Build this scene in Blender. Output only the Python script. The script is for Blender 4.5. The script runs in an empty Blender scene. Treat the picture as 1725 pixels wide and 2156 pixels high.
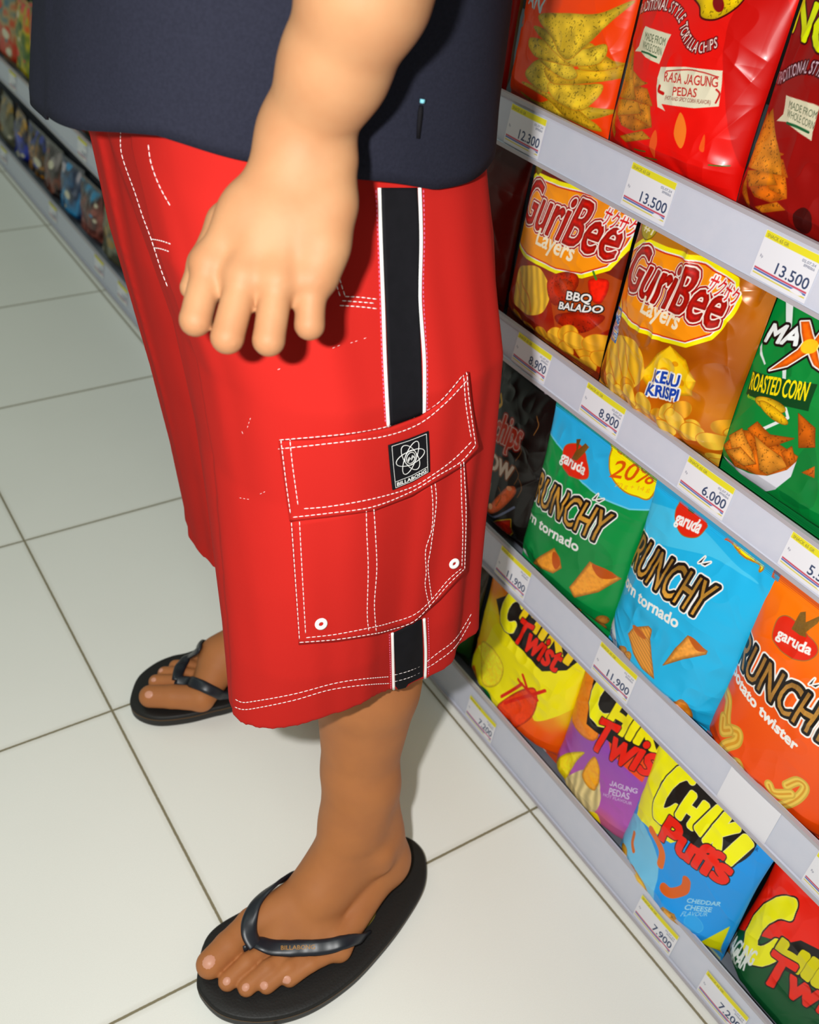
import bpy, bmesh, math, random
import numpy as np
from mathutils import Vector, Matrix
from mathutils.bvhtree import BVHTree

random.seed(7)
SC = bpy.context.scene
COL = SC.collection

# ------------------------------------------------------------------ camera
T = 0.4                                     # floor tile side in metres
FPX = 2186.216
CAM = np.array([-0.61603511, -1.39737073, 2.70145213]) * T
RC = np.array([[0.8420348522, -0.5323562676, 0.0870293744],
               [-0.2650706205, -0.5488671648, -0.7927688198],
               [0.4698030159, 0.6444700457, -0.6032772882]])    # world -> camera (x right, y down, z forward)
cam_d = bpy.data.cameras.new('camera')
cam = bpy.data.objects.new('camera', cam_d)
COL.objects.link(cam)
cam_d.sensor_fit = 'HORIZONTAL'
cam_d.sensor_width = 36.0
cam_d.lens = FPX / 1725 * 36.0
cam_d.clip_start = 0.02
cam_d.dof.use_dof = True; cam_d.dof.focus_distance = 0.92; cam_d.dof.aperture_fstop = 10.0
Mw = Matrix(((RC[0][0], -RC[1][0], -RC[2][0], CAM[0]), (RC[0][1], -RC[1][1], -RC[2][1], CAM[1]),
             (RC[0][2], -RC[1][2], -RC[2][2], CAM[2]), (0, 0, 0, 1)))
cam.matrix_world = Mw
SC.camera = cam

# ------------------------------------------------------------------ light
FLASH_W = 11.0
CEIL_W = 6.0
WORLD = (0.76, 0.86, 0.74, 0.27)
w = bpy.data.worlds.new('world'); SC.world = w; w.use_nodes = True
w.node_tree.nodes['Background'].inputs[0].default_value = (WORLD[0], WORLD[1], WORLD[2], 1)
w.node_tree.nodes['Background'].inputs[1].default_value = WORLD[3]
# the camera's own flash, beside the lens
fl_d = bpy.data.lights.new('camera_flash', 'AREA'); fl_d.shape = 'RECTANGLE'; fl_d.size = 0.03; fl_d.size_y = 0.02
fl_d.energy = FLASH_W; fl_d.color = (1.0, 0.99, 0.975)
fl = bpy.data.objects.new('camera_flash', fl_d); COL.objects.link(fl)
fp = CAM + RC.T @ np.array([-0.105, -0.035, 0.0])
fl.matrix_world = Matrix(((Mw[0][0], Mw[0][1], Mw[0][2], fp[0]), (Mw[1][0], Mw[1][1], Mw[1][2], fp[1]),
                          (Mw[2][0], Mw[2][1], Mw[2][2], fp[2]), (0, 0, 0, 1)))
# fluorescent ceiling panels along the aisle
for i, yy in enumerate((-1.2, 1.2, 3.6)):
    d = bpy.data.lights.new('ceiling_tube', 'AREA'); d.shape = 'RECTANGLE'; d.size = 0.25; d.size_y = 1.5
    d.energy = CEIL_W; d.color = (0.80, 1.0, 0.86)
    o = bpy.data.objects.new('ceiling_tube', d); COL.objects.link(o); o.location = (-0.7, yy, 2.7)
SC.view_settings.view_transform = 'Standard'
SC.view_settings.look = 'None'
SC.view_settings.gamma = 1.0
SC.view_settings.exposure = 0.0
SC.view_settings.use_curve_mapping = False

# ------------------------------------------------------------------ measuring helpers
def raydir(px, py):
    return RC.T @ np.array([px - 862.5, py - 1078.0, FPX])
def onX(px, py, x):
    d = raydir(px, py); return CAM + (x - CAM[0]) / d[0] * d
def onY(px, py, y):
    d = raydir(px, py); return CAM + (y - CAM[1]) / d[1] * d
def onZ(px, py, z=0.0):
    d = raydir(px, py); return CAM + (z - CAM[2]) / d[2] * d
def atD(px, py, depth):
    return CAM + raydir(px, py) / FPX * depth

def lin(c):
    c = np.asarray(c, float) / 255.0
    return np.where(c <= 0.04045, c / 12.92, ((c + 0.055) / 1.055) ** 2.4)

# ------------------------------------------------------------------ object helpers
def tag(o, label=None, cat=None, group=None, kind=None):
    if label: o['label'] = label
    if cat: o['category'] = cat
    if group: o['group'] = group
    if kind: o['kind'] = kind
    return o
def empty(name, loc, label=None, cat=None, group=None):
    o = bpy.data.objects.new(name, None); COL.objects.link(o); o.location = loc
    o.empty_display_size = 0.05
    bpy.context.view_layer.update()
    return tag(o, label, cat, group)
def link(name, me, mats, parent=None, smooth=True):
    o = bpy.data.objects.new(name, me); COL.objects.link(o)
    for m in (mats if isinstance(mats, (list, tuple)) else [mats]): me.materials.append(m)
    if smooth: me.polygons.foreach_set('use_smooth', np.ones(len(me.polygons), bool))
    if parent is not None:
        o.parent = parent
        o.matrix_parent_inverse = Matrix.Translation(-world_loc(parent))
    return o
def world_loc(o):
    v = o.location.copy()
    return v
def mesh(name, verts, faces):
    me = bpy.data.meshes.new(name); me.from_pydata([tuple(v) for v in verts], [], faces); me.update(); return me
class MB:
    def __init__(s): s.v = []; s.f = []; s.m = []
    def add(s, v, f, m=0):
        n = len(s.v); s.v += [tuple(a) for a in v]; s.f += [tuple(i + n for i in q) for q in f]; s.m += [m] * len(f)
    def box(s, a, b, m=0):
        (x0, y0, z0), (x1, y1, z1) = a, b
        s.add([(x0,y0,z0),(x1,y0,z0),(x1,y1,z0),(x0,y1,z0),(x0,y0,z1),(x1,y0,z1),(x1,y1,z1),(x0,y1,z1)],
              [(0,3,2,1),(4,5,6,7),(0,1,5,4),(1,2,6,5),(2,3,7,6),(3,0,4,7)], m)
    def extr(s, prof, y0, y1, m=0):        # closed profile in x,z extruded along y
        n = len(prof)
        s.add([(x, y0, z) for x, z in prof] + [(x, y1, z) for x, z in prof],
              [(i, (i+1) % n, (i+1) % n + n, i + n) for i in range(n)] + [tuple(range(n))[::-1], tuple(range(n, 2*n))], m)
    def tube(s, pts, r, n=8, m=0, cap=True):
        pts = [np.asarray(p, float) for p in pts]; rs = r if hasattr(r, '__len__') else [r] * len(pts)
        vs = []; fs = []; up = None
        for i, p in enumerate(pts):
            t = pts[min(i+1, len(pts)-1)] - pts[max(i-1, 0)]; t = t / (np.linalg.norm(t) + 1e-12)
            if up is None:
                up = np.cross(t, [0.31, 0.2, 0.93]);
            up = up - t * (up @ t); up /= np.linalg.norm(up) + 1e-12
            s2 = np.cross(t, up)
            for k in range(n):
                a = 2 * math.pi * k / n; vs.append(p + rs[i] * (math.cos(a) * up + math.sin(a) * s2))
        for i in range(len(pts) - 1):
            for k in range(n):
                fs.append((i*n+k, i*n+(k+1) % n, (i+1)*n+(k+1) % n, (i+1)*n+k))
        if cap: fs += [tuple(range(n))[::-1], tuple(range((len(pts)-1)*n, len(pts)*n))]
        s.add(vs, fs, m)
    def build(s, name, mats, parent=None, smooth=False):
        me = mesh(name, s.v, s.f)
        o = link(name, me, mats, parent, smooth)
        me.polygons.foreach_set('material_index', s.m); me.update()
        return o
def bevel(o, wd, seg=2):
    m = o.modifiers.new('bevel', 'BEVEL'); m.width = wd; m.segments = seg; m.limit_method = 'ANGLE'; m.harden_normals = False
    return o

# ------------------------------------------------------------------ materials
def mat(name, col, rough=0.5, spec=0.5, metal=0.0, noise=None, bump=None, coat=0.0, sheen=0.0, sss=0.0, trans=0.0):
    m = bpy.data.materials.new(name); m.use_nodes = True
    nt = m.node_tree; b = nt.nodes['Principled BSDF']
    b.inputs['Roughness'].default_value = rough; b.inputs['Metallic'].default_value = metal
    b.inputs['Specular IOR Level'].default_value = spec
    b.inputs['Coat Weight'].default_value = coat; b.inputs['Coat Roughness'].default_value = 0.15
    b.inputs['Sheen Weight'].default_value = sheen
    if sss: b.inputs['Subsurface Weight'].default_value = sss; b.inputs['Subsurface Radius'].default_value = (0.008, 0.003, 0.0015); b.inputs['Subsurface Scale'].default_value = 1.0
    if trans: b.inputs['Transmission Weight'].default_value = trans
    if isinstance(col, str):
        a = nt.nodes.new('ShaderNodeAttribute'); a.attribute_name = col; src = a.outputs['Color']
    else:
        c = nt.nodes.new('ShaderNodeRGB'); c.outputs[0].default_value = (*lin(col), 1); src = c.outputs[0]
    tc = nt.nodes.new('ShaderNodeTexCoord')
    if noise:
        sc, amt, col2 = noise
        n = nt.nodes.new('ShaderNodeTexNoise'); n.inputs['Scale'].default_value = sc; n.inputs['Detail'].default_value = 4
        nt.links.new(tc.outputs['Object'], n.inputs['Vector'])
        mp = nt.nodes.new('ShaderNodeMapRange'); mp.inputs[1].default_value = 0.35; mp.inputs[2].default_value = 0.65; mp.inputs[3].default_value = 0; mp.inputs[4].default_value = amt
        nt.links.new(n.outputs[0], mp.inputs[0])
        mx = nt.nodes.new('ShaderNodeMix'); mx.data_type = 'RGBA'
        nt.links.new(mp.outputs[0], mx.inputs[0]); nt.links.new(src, mx.inputs[6])
        mx.inputs[7].default_value = (*lin(col2), 1); src = mx.outputs[2]
    nt.links.new(src, b.inputs['Base Color'])
    if bump:
        sc, st, dist = bump
        n = nt.nodes.new('ShaderNodeTexNoise'); n.inputs['Scale'].default_value = sc; n.inputs['Detail'].default_value = 3
        nt.links.new(tc.outputs['Object'], n.inputs['Vector'])
        bp = nt.nodes.new('ShaderNodeBump'); bp.inputs['Strength'].default_value = st; bp.inputs['Distance'].default_value = dist
        nt.links.new(n.outputs[0], bp.inputs['Height']); nt.links.new(bp.outputs[0], b.inputs['Normal'])
    return m

M_RAIL = mat('rail_enamel', (204, 205, 218), 0.42, 0.4, noise=(60, 0.25, (190, 196, 212)), bump=(900, 0.15, 0.0004))
M_LIP = mat('rail_lip_plastic', (178, 172, 178), 0.25, 0.5)
M_SHELF = mat('shelf_enamel', (120, 126, 136), 0.45, 0.3, noise=(20, 0.3, (104, 110, 120)))
M_DARK = mat('back_panel_enamel', (52, 50, 48), 0.6, 0.3)
M_PRINT = mat('printed_film', 'print', 0.32, 0.36, coat=0.06)
M_FOIL = mat('printed_gold_foil', 'print', 0.26, 0.7, metal=0.1, coat=0.2)
M_PAPER = mat('label_paper', 'print', 0.55, 0.3)
M_SILVER = mat('foil_back', (170, 165, 160), 0.3, 0.6, metal=0.5)

# ------------------------------------------------------------------ floor
def floor_mat():
    m = bpy.data.materials.new('ceramic_tiles'); m.use_nodes = True
    nt = m.node_tree; N = nt.nodes; L = nt.links; b = N['Principled BSDF']
    tc = N.new('ShaderNodeTexCoord'); sp = N.new('ShaderNodeSeparateXYZ'); L.new(tc.outputs['Object'], sp.inputs[0])
    def m1(op, a, bb=None, c=None):
        n = N.new('ShaderNodeMath'); n.operation = op
        for i, v in enumerate((a, bb, c)):
            if v is None: continue
            if isinstance(v, (int, float)): n.inputs[i].default_value = v
            else: L.new(v, n.inputs[i])
        return n.outputs[0]
    dist = []
    for ax in (0, 1):
        u = m1('DIVIDE', sp.outputs[ax], T); fr = m1('FRACT', m1('ADD', u, 100.0)); dd = m1('MINIMUM', fr, m1('SUBTRACT', 1.0, fr))
        dist.append(m1('MULTIPLY', dd, T))
    dmin = m1('MINIMUM', dist[0], dist[1])
    nz = N.new('ShaderNodeTexNoise'); nz.inputs['Scale'].default_value = 300; L.new(tc.outputs['Object'], nz.inputs['Vector'])
    gw = m1('MULTIPLY_ADD', nz.outputs[0], 0.0008, 0.0008)
    g = N.new('ShaderNodeMapRange'); L.new(dmin, g.inputs[0]); L.new(gw, g.inputs[1]); L.new(m1('ADD', gw, 0.0007), g.inputs[2]); g.inputs[3].default_value = 1; g.inputs[4].default_value = 0
    # dirt hugging the joints
    g2 = N.new('ShaderNodeMapRange'); L.new(dmin, g2.inputs[0]); g2.inputs[1].default_value = 0.001; g2.inputs[2].default_value = 0.008; g2.inputs[3].default_value = 0.22; g2.inputs[4].default_value = 0
    n2 = N.new('ShaderNodeTexNoise'); n2.inputs['Scale'].default_value = 5; n2.inputs['Detail'].default_value = 6; L.new(tc.outputs['Object'], n2.inputs['Vector'])
    r2 = N.new('ShaderNodeMapRange'); L.new(n2.outputs[0], r2.inputs[0]); r2.inputs[1].default_value = .4; r2.inputs[2].default_value = .7; r2.inputs[3].default_value = 0; r2.inputs[4].default_value = 0.25
    n3 = N.new('ShaderNodeTexNoise'); n3.inputs['Scale'].default_value = 900; n3.inputs['Detail'].default_value = 2; L.new(tc.outputs['Object'], n3.inputs['Vector'])
    r3 = N.new('ShaderNodeMapRange'); L.new(n3.outputs[0], r3.inputs[0]); r3.inputs[1].default_value = .35; r3.inputs[2].default_value = .7; r3.inputs[3].default_value = 0; r3.inputs[4].default_value = 0.22
    def mix(f, a, bcol):
        x = N.new('ShaderNodeMix'); x.data_type = 'RGBA'; L.new(f, x.inputs[0])
        if isinstance(a, tuple): x.inputs[6].default_value = (*lin(a), 1)
        else: L.new(a, x.inputs[6])
        x.inputs[7].default_value = (*lin(bcol), 1); return x.outputs[2]
    c = mix(r2.outputs[0], (246, 244, 237), (236, 234, 226))
    c = mix(r3.outputs[0], c, (224, 222, 216))
    c = mix(g2.outputs[0], c, (160, 148, 120))
    c = mix(g.outputs[0], c, (138, 128, 102))
    L.new(c, b.inputs['Base Color'])
    b.inputs['Roughness'].default_value = 0.45; b.inputs['Specular IOR Level'].default_value = 0.25
    bp = N.new('ShaderNodeBump'); bp.inputs['Strength'].default_value = 0.5; bp.inputs['Distance'].default_value = 0.001
    L.new(m1('SUBTRACT', 1.0, g.outputs[0]), bp.inputs['Height']); L.new(bp.outputs[0], b.inputs['Normal'])
    return m
mb = MB(); mb.box((-3.2, -2.4, -0.05), (1.6, 6.4, 0.0))
fo = mb.build('floor', floor_mat()); tag(fo, 'pale square ceramic floor tiles with dark joints', 'floor', kind='structure')

# ------------------------------------------------------------------ gondola shelving
XR = {1: 1.20 * T, 2: 1.14 * T, 3: 1.09 * T, 4: 1.05 * T}
ZT = {1: 0.7755, 2: 0.5555, 3: 0.297, 4: 0.062}
ZB = {1: 0.7255, 2: 0.513, 3: 0.247, 4: 0.004}
Y0, Y1 = -1.3, 4.4
XBACK = 0.86
gond = empty('supermarket_gondola', (0.6, 1.5, 0), 'long grey metal gondola with sloping price rails standing on the tiled floor', 'shelving unit')
g = MB(); g.box((XBACK, Y0, 0.0), (XBACK + 0.02, Y1, 1.45)); g.build('back_panel', M_DARK, gond)
g = MB(); g.box((XR[4] + 0.012, Y0, 0.0), (XBACK, Y1, ZT[4] - 0.045)); g.build('base', M_SHELF, gond)
for yy in (-1.1, -0.2, 0.7, 1.6, 2.5, 3.4, 4.3):
    g = MB(); g.box((XBACK - 0.03, yy - 0.02, 0), (XBACK - 0.001, yy + 0.02, 1.45)); g.build('upright', M_SHELF, gond)
LEAN = 0.006
def rail_x(k, z):      # face of rail k at height z (top leans in, bottom kicks out)
    return XR[k] - LEAN * (ZT[k] - z) / (ZT[k] - ZB[k])
for k in (1, 2, 3, 4):
    sh = MB(); zt = ZT[k] - 0.030
    sh.box((XR[k] + 0.006, Y0, zt - 0.016), (XBACK - 0.002, Y1, zt))
    so = sh.build('shelf', M_SHELF, gond)
    x, a, b_ = XR[k], ZT[k], ZB[k]
    r = MB()
    r.extr([(x, a - 0.0015), (x + 0.001, a), (x + 0.004, a), (x + 0.005, a - 0.003), (x + 0.005, b_ + .002), (x - LEAN + 0.004, b_),
            (x - LEAN - 0.002, b_ + 0.0005), (x - LEAN, b_ + 0.003)], Y0, Y1)
    ro = r.build('price_rail', M_RAIL, so)
    e = MB()
    e.extr([(x - 0.0022, a - 0.003), (x - 0.0022, a + 0.0012), (x + 0.0015, a + 0.0016), (x + 0.0015, a + 0.0002), (x - 0.0006, a + 0.0002), (x - 0.0006, a - 0.003)], Y0, Y1)
    e.extr([(x - LEAN - 0.0042, b_ + 0.0035), (x - LEAN - 0.0042, b_ - 0.0006), (x - LEAN, b_ - 0.0006), (x - LEAN, b_ + 0.0004), (x - LEAN - 0.0030, b_ + 0.0004), (x - LEAN - 0.0030, b_ + 0.0035)], Y0, Y1)
    e.build('rail_lip', M_LIP, so)

# ------------------------------------------------------------------ painting printed surfaces
def catmull(P, n=6, closed=True):
    P = [np.asarray(p, float) for p in P]; N = len(P); out = []
    rng = range(N) if closed else range(N - 1)
    for i in rng:
        if closed: p0, p1, p2, p3 = P[i-1], P[i], P[(i+1) % N], P[(i+2) % N]
        else: p0, p1, p2, p3 = P[max(i-1, 0)], P[i], P[i+1], P[min(i+2, N-1)]
        for k in range(n):
            t = k / n
            out.append(0.5 * ((2*p1) + (-p0+p2)*t + (2*p0-5*p1+4*p2-p3)*t*t + (-p0+3*p1-3*p2+p3)*t**3))
    if not closed: out.append(P[-1])
    return out
GLY = {}
def glyph(s):
    if s in GLY: return GLY[s]
    if 'J' in s and len(s) > 1:
        x = 0; out = []
        for ch in s:
            if ch == ' ': x += .28; continue
            sg, a, b = glyph(ch); g = sg.copy(); g[:, [0, 2]] += x - a; out.append(g); x += b - a + .085
        sg = np.concatenate(out); GLY[s] = (sg, sg[:, [0, 2]].min(), sg[:, [0, 2]].max()); return GLY[s]
    if s == 'J':
        p = [(.30,.69),(.40,.69),(.40,.20),(.37,.09),(.30,.01),(.20,-.01),(.09,.02),(.02,.10),(.00,.18),(.09,.20),(.12,.12),(.18,.08),(.25,.09),(.30,.16)]
        sg = np.array([[*p[i], *p[(i+1) % len(p)]] for i in range(len(p))]); GLY[s] = (sg, 0.0, .40); return GLY[s]
    cu = bpy.data.curves.new('glyph', 'FONT'); cu.body = s; cu.resolution_u = 3
    o = bpy.data.objects.new('glyph', cu); COL.objects.link(o)
    bpy.context.view_layer.update()
    ev = o.evaluated_get(bpy.context.evaluated_depsgraph_get()); m = ev.to_mesh()
    co = np.zeros(len(m.vertices) * 3); m.vertices.foreach_get('co', co); co = co.reshape(-1, 3)[:, :2]
    cnt = {}
    for p in m.polygons:
        v = list(p.vertices)
        for i in range(len(v)):
            e = (min(v[i], v[(i+1) % len(v)]), max(v[i], v[(i+1) % len(v)])); cnt[e] = cnt.get(e, 0) + 1
    seg = np.array([[*co[a], *co[b]] for (a, b), n in cnt.items() if n == 1])
    ev.to_mesh_clear(); bpy.data.objects.remove(o); bpy.data.curves.remove(cu)
    x0, x1 = seg[:, [0, 2]].min(), seg[:, [0, 2]].max()
    GLY[s] = (seg, x0, x1); return GLY[s]
def seg_sdf(seg, X, Y):
    sh = X.shape; px = X.ravel()[:, None]; py = Y.ravel()[:, None]; out = np.empty(px.shape[0]); ins = np.zeros(px.shape[0], bool)
    ax, ay, bx, by = seg.T; dx, dy = bx - ax, by - ay; L2 = dx*dx + dy*dy + 1e-12
    CH = max(1, 3_000_000 // len(seg))
    for i in range(0, len(px), CH):
        x = px[i:i+CH]; y = py[i:i+CH]
        t = np.clip(((x-ax)*dx + (y-ay)*dy) / L2, 0, 1)
        out[i:i+CH] = np.sqrt((((x-ax-t*dx)**2) + ((y-ay-t*dy)**2)).min(1))
        c = ((ay > y) != (by > y)) & (x < dx * (y - ay) / np.where(np.abs(dy) < 1e-12, 1e-12, dy) + ax)
        ins[i:i+CH] = (c.sum(1) % 2) == 1
    return np.where(ins, -out, out).reshape(sh)
def vnoise(X, Y, sc, seed=0):
    r = np.random.RandomState(seed); G = r.rand(64, 64); x = X * sc + 7.3; y = Y * sc + 3.1
    xi = np.floor(x).astype(int); yi = np.floor(y).astype(int); fx = x - xi; fy = y - yi
    fx = fx*fx*(3-2*fx); fy = fy*fy*(3-2*fy)
    g = lambda a, b: G[a % 64, b % 64]
    return (g(xi, yi)*(1-fx)+g(xi+1, yi)*fx)*(1-fy) + (g(xi, yi+1)*(1-fx)+g(xi+1, yi+1)*fx)*fy
class Canvas:
    """print of a flat face: x = cm along the shelf, y = cm up; the face lies in the plane X = xp"""
    def __init__(s, xp, s0, s1, z0, z1, res=0.055, k=(0, 0, 1)):
        s.xp = xp; s.s0, s.z0 = s0, z0; s.w, s.h = s1 - s0, z1 - z0
        s.nx = int(s.w / res); s.ny = int(s.h / res); s.r = res; s.k = k
        gx, gy = np.meshgrid(np.linspace(0, s.w, s.nx + 1), np.linspace(0, s.h, s.ny + 1), indexing='ij')
        s.X, s.Y = gx, gy; s.c = np.zeros(gx.shape + (3,))
    def L(s, p):
        q = onX(s.k[0] + p[0] / s.k[2], s.k[1] + p[1] / s.k[2], s.xp)
        return np.array([-q[1] * 100 - s.s0, q[2] * 100 - s.z0])
    def fill(s, col): s.c[:] = np.array(col) / 255.
    def grad(s, stops, noise=0, sc=.5, seed=0):
        t = s.Y / s.h + (noise * (vnoise(s.X, s.Y, sc, seed) - .5) if noise else 0)
        ts = [a for a, _ in stops]; cs = np.array([b for _, b in stops]) / 255.
        for i in range(3): s.c[..., i] = np.interp(t, ts, cs[:, i])
    def win(s, seg, m):
        x0 = seg[:, [0, 2]].min() - m; x1 = seg[:, [0, 2]].max() + m; y0 = seg[:, [1, 3]].min() - m; y1 = seg[:, [1, 3]].max() + m
        dx = s.w / s.nx; dy = s.h / s.ny
        i0, i1 = max(0, int(x0/dx)), min(s.nx + 1, int(x1/dx) + 2); j0, j1 = max(0, int(y0/dy)), min(s.ny + 1, int(y1/dy) + 2)
        return (slice(i0, max(i0, i1)), slice(j0, max(j0, j1)))
    def paint(s, seg, layers, alpha=1.0, tex=None, seed=0):
        """layers: (offset_cm, colour) painted widest first"""
        layers = sorted(layers, key=lambda a: -a[0]); W = s.win(seg, max(0, layers[0][0]) + .2)
        if s.X[W].size == 0: return
        X, Y = s.X[W], s.Y[W]; d = seg_sdf(seg, X, Y); c = s.c[W]
        for off, col in layers:
            a = np.clip(0.5 - (d - off) / s.r, 0, 1)[..., None] * alpha
            colr = np.array(col) / 255. * np.ones(X.shape + (3,))
            if tex and off == layers[-1][0]:
                if tex == 'chip':
                    e = np.clip(-d / .5, 0, 1)[..., None]; n1 = vnoise(X, Y, 1.1, seed)[..., None]; n2 = vnoise(X, Y, 7, seed + 1)
                    colr = colr * (0.78 + .22 * e) * (.80 + .34 * n1); colr = colr * (1 - .30 * (n2 > .80))[..., None]
                elif tex == 'puff':
                    e = np.clip(-d / .35, 0, 1)[..., None]; colr = colr * (.72 + .34 * e) * (.93 + .14 * vnoise(X, Y, 4, seed)[..., None])
                elif tex == 'wave':
                    n1 = np.sin((X * 1.2 + Y * .5) * 4 + 3 * vnoise(X, Y, .5, seed))[..., None]; colr = colr * (.92 + .12 * n1)
                elif tex == 'gold':
                    n1 = vnoise(X, Y, .35, seed)[..., None]; n2 = vnoise(X, Y, 9, seed)[..., None]; colr = colr * (.70 + .60 * n1) * (.94 + .12 * n2)
                elif tex == 'ridge':
                    n1 = np.sin((X * .35 + Y) * 16)[..., None]; e = np.clip(-d / .3, 0, 1)[..., None]; colr = colr * (.92 + .10 * n1) * (.8 + .25 * e)
            c[:] = c * (1 - a) + np.clip(colr, 0, 1) * a
    def poly(s, pts, col, out=(), sm=False, tex=None, off=0, alpha=1.0, seed=0):
        P = [s.L(p) for p in pts]
        if sm: P = catmull(P)
        seg = np.array([[*P[i], *P[(i+1) % len(P)]] for i in range(len(P))])
        s.paint(seg, [(off, col)] + [(off + a, b) for a, b in out], alpha, tex, seed)
    def line(s, pts, wd, col, sm=True, alpha=1.0):
        P = [s.L(p) for p in pts]
        if sm and len(P) > 2: P = catmull(P, closed=False)
        seg = np.array([[*P[i], *P[i+1]] for i in range(len(P)-1)]); W = s.win(seg, wd + .2)
        if s.X[W].size == 0: return
        d = np.abs(seg_sdf(seg, s.X[W], s.Y[W])); a = np.clip(.5 - (d - wd / 2) / s.r, 0, 1)[..., None] * alpha
        s.c[W] = s.c[W] * (1 - a) + np.array(col) / 255. * a
    def ell(s, p, rx, ry, ang, col, out=(), tex=None, alpha=1.0, seed=0):
        c0 = s.L(p); a = np.linspace(0, 2*math.pi, 25)[:-1]; ca, sa = math.cos(math.radians(ang)), math.sin(math.radians(ang))
        P = [c0 + np.array([ca*rx*math.cos(t) - sa*ry*math.sin(t), sa*rx*math.cos(t) + ca*ry*math.sin(t)]) for t in a]
        seg = np.array([[*P[i], *P[(i+1) % len(P)]] for i in range(len(P))]); s.paint(seg, [(0, col)] + list(out), alpha, tex, seed)
    def text(s, txt, p0, p1, ptop, col, wt=0.0, out=(), tex=None, alpha=1.0, cap=.69):
        """p0->p1 baseline, ptop = top of a capital above p0"""
        seg, x0, x1 = glyph(txt); o = s.L(p0); ux = (s.L(p1) - o) / (x1 - x0); uy = (s.L(ptop) - o) / cap
        A = lambda x, y: o[None] + (x - x0)[:, None] * ux[None] + y[:, None] * uy[None]
        q = np.hstack([A(seg[:, 0], seg[:, 1]), A(seg[:, 2], seg[:, 3])])
        s.paint(q, [(wt, col)] + [(wt + a, b) for a, b in out], alpha, tex)
    def tpath(s, txt, pts, hcm, col, wt=0.0, out=(), squash=1.0):
        P = catmull([s.L(p) for p in pts], 10, False); P = np.array(P); sl = np.r_[0, np.cumsum(np.linalg.norm(np.diff(P, axis=0), axis=1))]
        adv = [(.32 if ch == ' ' else glyph(ch)[2] - glyph(ch)[1] + .10) for ch in txt]; tot = sum(adv); k = sl[-1] / tot; x = 0
        for ch, a in zip(txt, adv):
            if ch != ' ':
                m = (x + a / 2) * k; q = np.array([np.interp(m, sl, P[:, 0]), np.interp(m, sl, P[:, 1])]); q2 = np.array([np.interp(m + .15, sl, P[:, 0]), np.interp(m + .15, sl, P[:, 1])])
                t = (q2 - q); t = t / (np.linalg.norm(t) + 1e-9) if np.linalg.norm(t) > 1e-6 else np.array([1., 0]); n = np.array([-t[1], t[0]])
                seg, x0, x1 = glyph(ch); u = seg[:, [0, 2]] - (x0 + x1) / 2; v = seg[:, [1, 3]]
                qx = q[0] + u * k * t[0] + v * (hcm/.69) * n[0]; qy = q[1] + u * k * t[1] + v * (hcm/.69) * n[1]
                s.paint(np.stack([qx[:, 0], qy[:, 0], qx[:, 1], qy[:, 1]], 1), [(wt, col)] + [(wt + a_, b_) for a_, b_ in out])
            x += a
def grid_faces(nx, ny, flip=False):
    i, j = np.meshgrid(np.arange(nx), np.arange(ny), indexing='ij'); a = (i * (ny+1) + j).ravel(); b = a + ny + 1
    q = np.stack([a, b, b + 1, a + 1], 1); return q[:, ::-1] if flip else q
def np_mesh(name, V, F, cols=None):
    me = bpy.data.meshes.new(name); n, f = len(V), len(F)
    me.vertices.add(n); me.vertices.foreach_set('co', np.asarray(V, np.float32).ravel())
    k = F.shape[1]
    me.loops.add(f * k); me.loops.foreach_set('vertex_index', F.astype(np.int32).ravel())
    me.polygons.add(f); me.polygons.foreach_set('loop_start', np.arange(0, f * k, k, dtype=np.int32))
    me.update(calc_edges=True)
    if cols is not None:
        at = me.color_attributes.new('print', 'FLOAT_COLOR', 'POINT')
        at.data.foreach_set('color', np.concatenate([cols, np.ones((n, 1))], 1).astype(np.float32).ravel())
    return me
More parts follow.
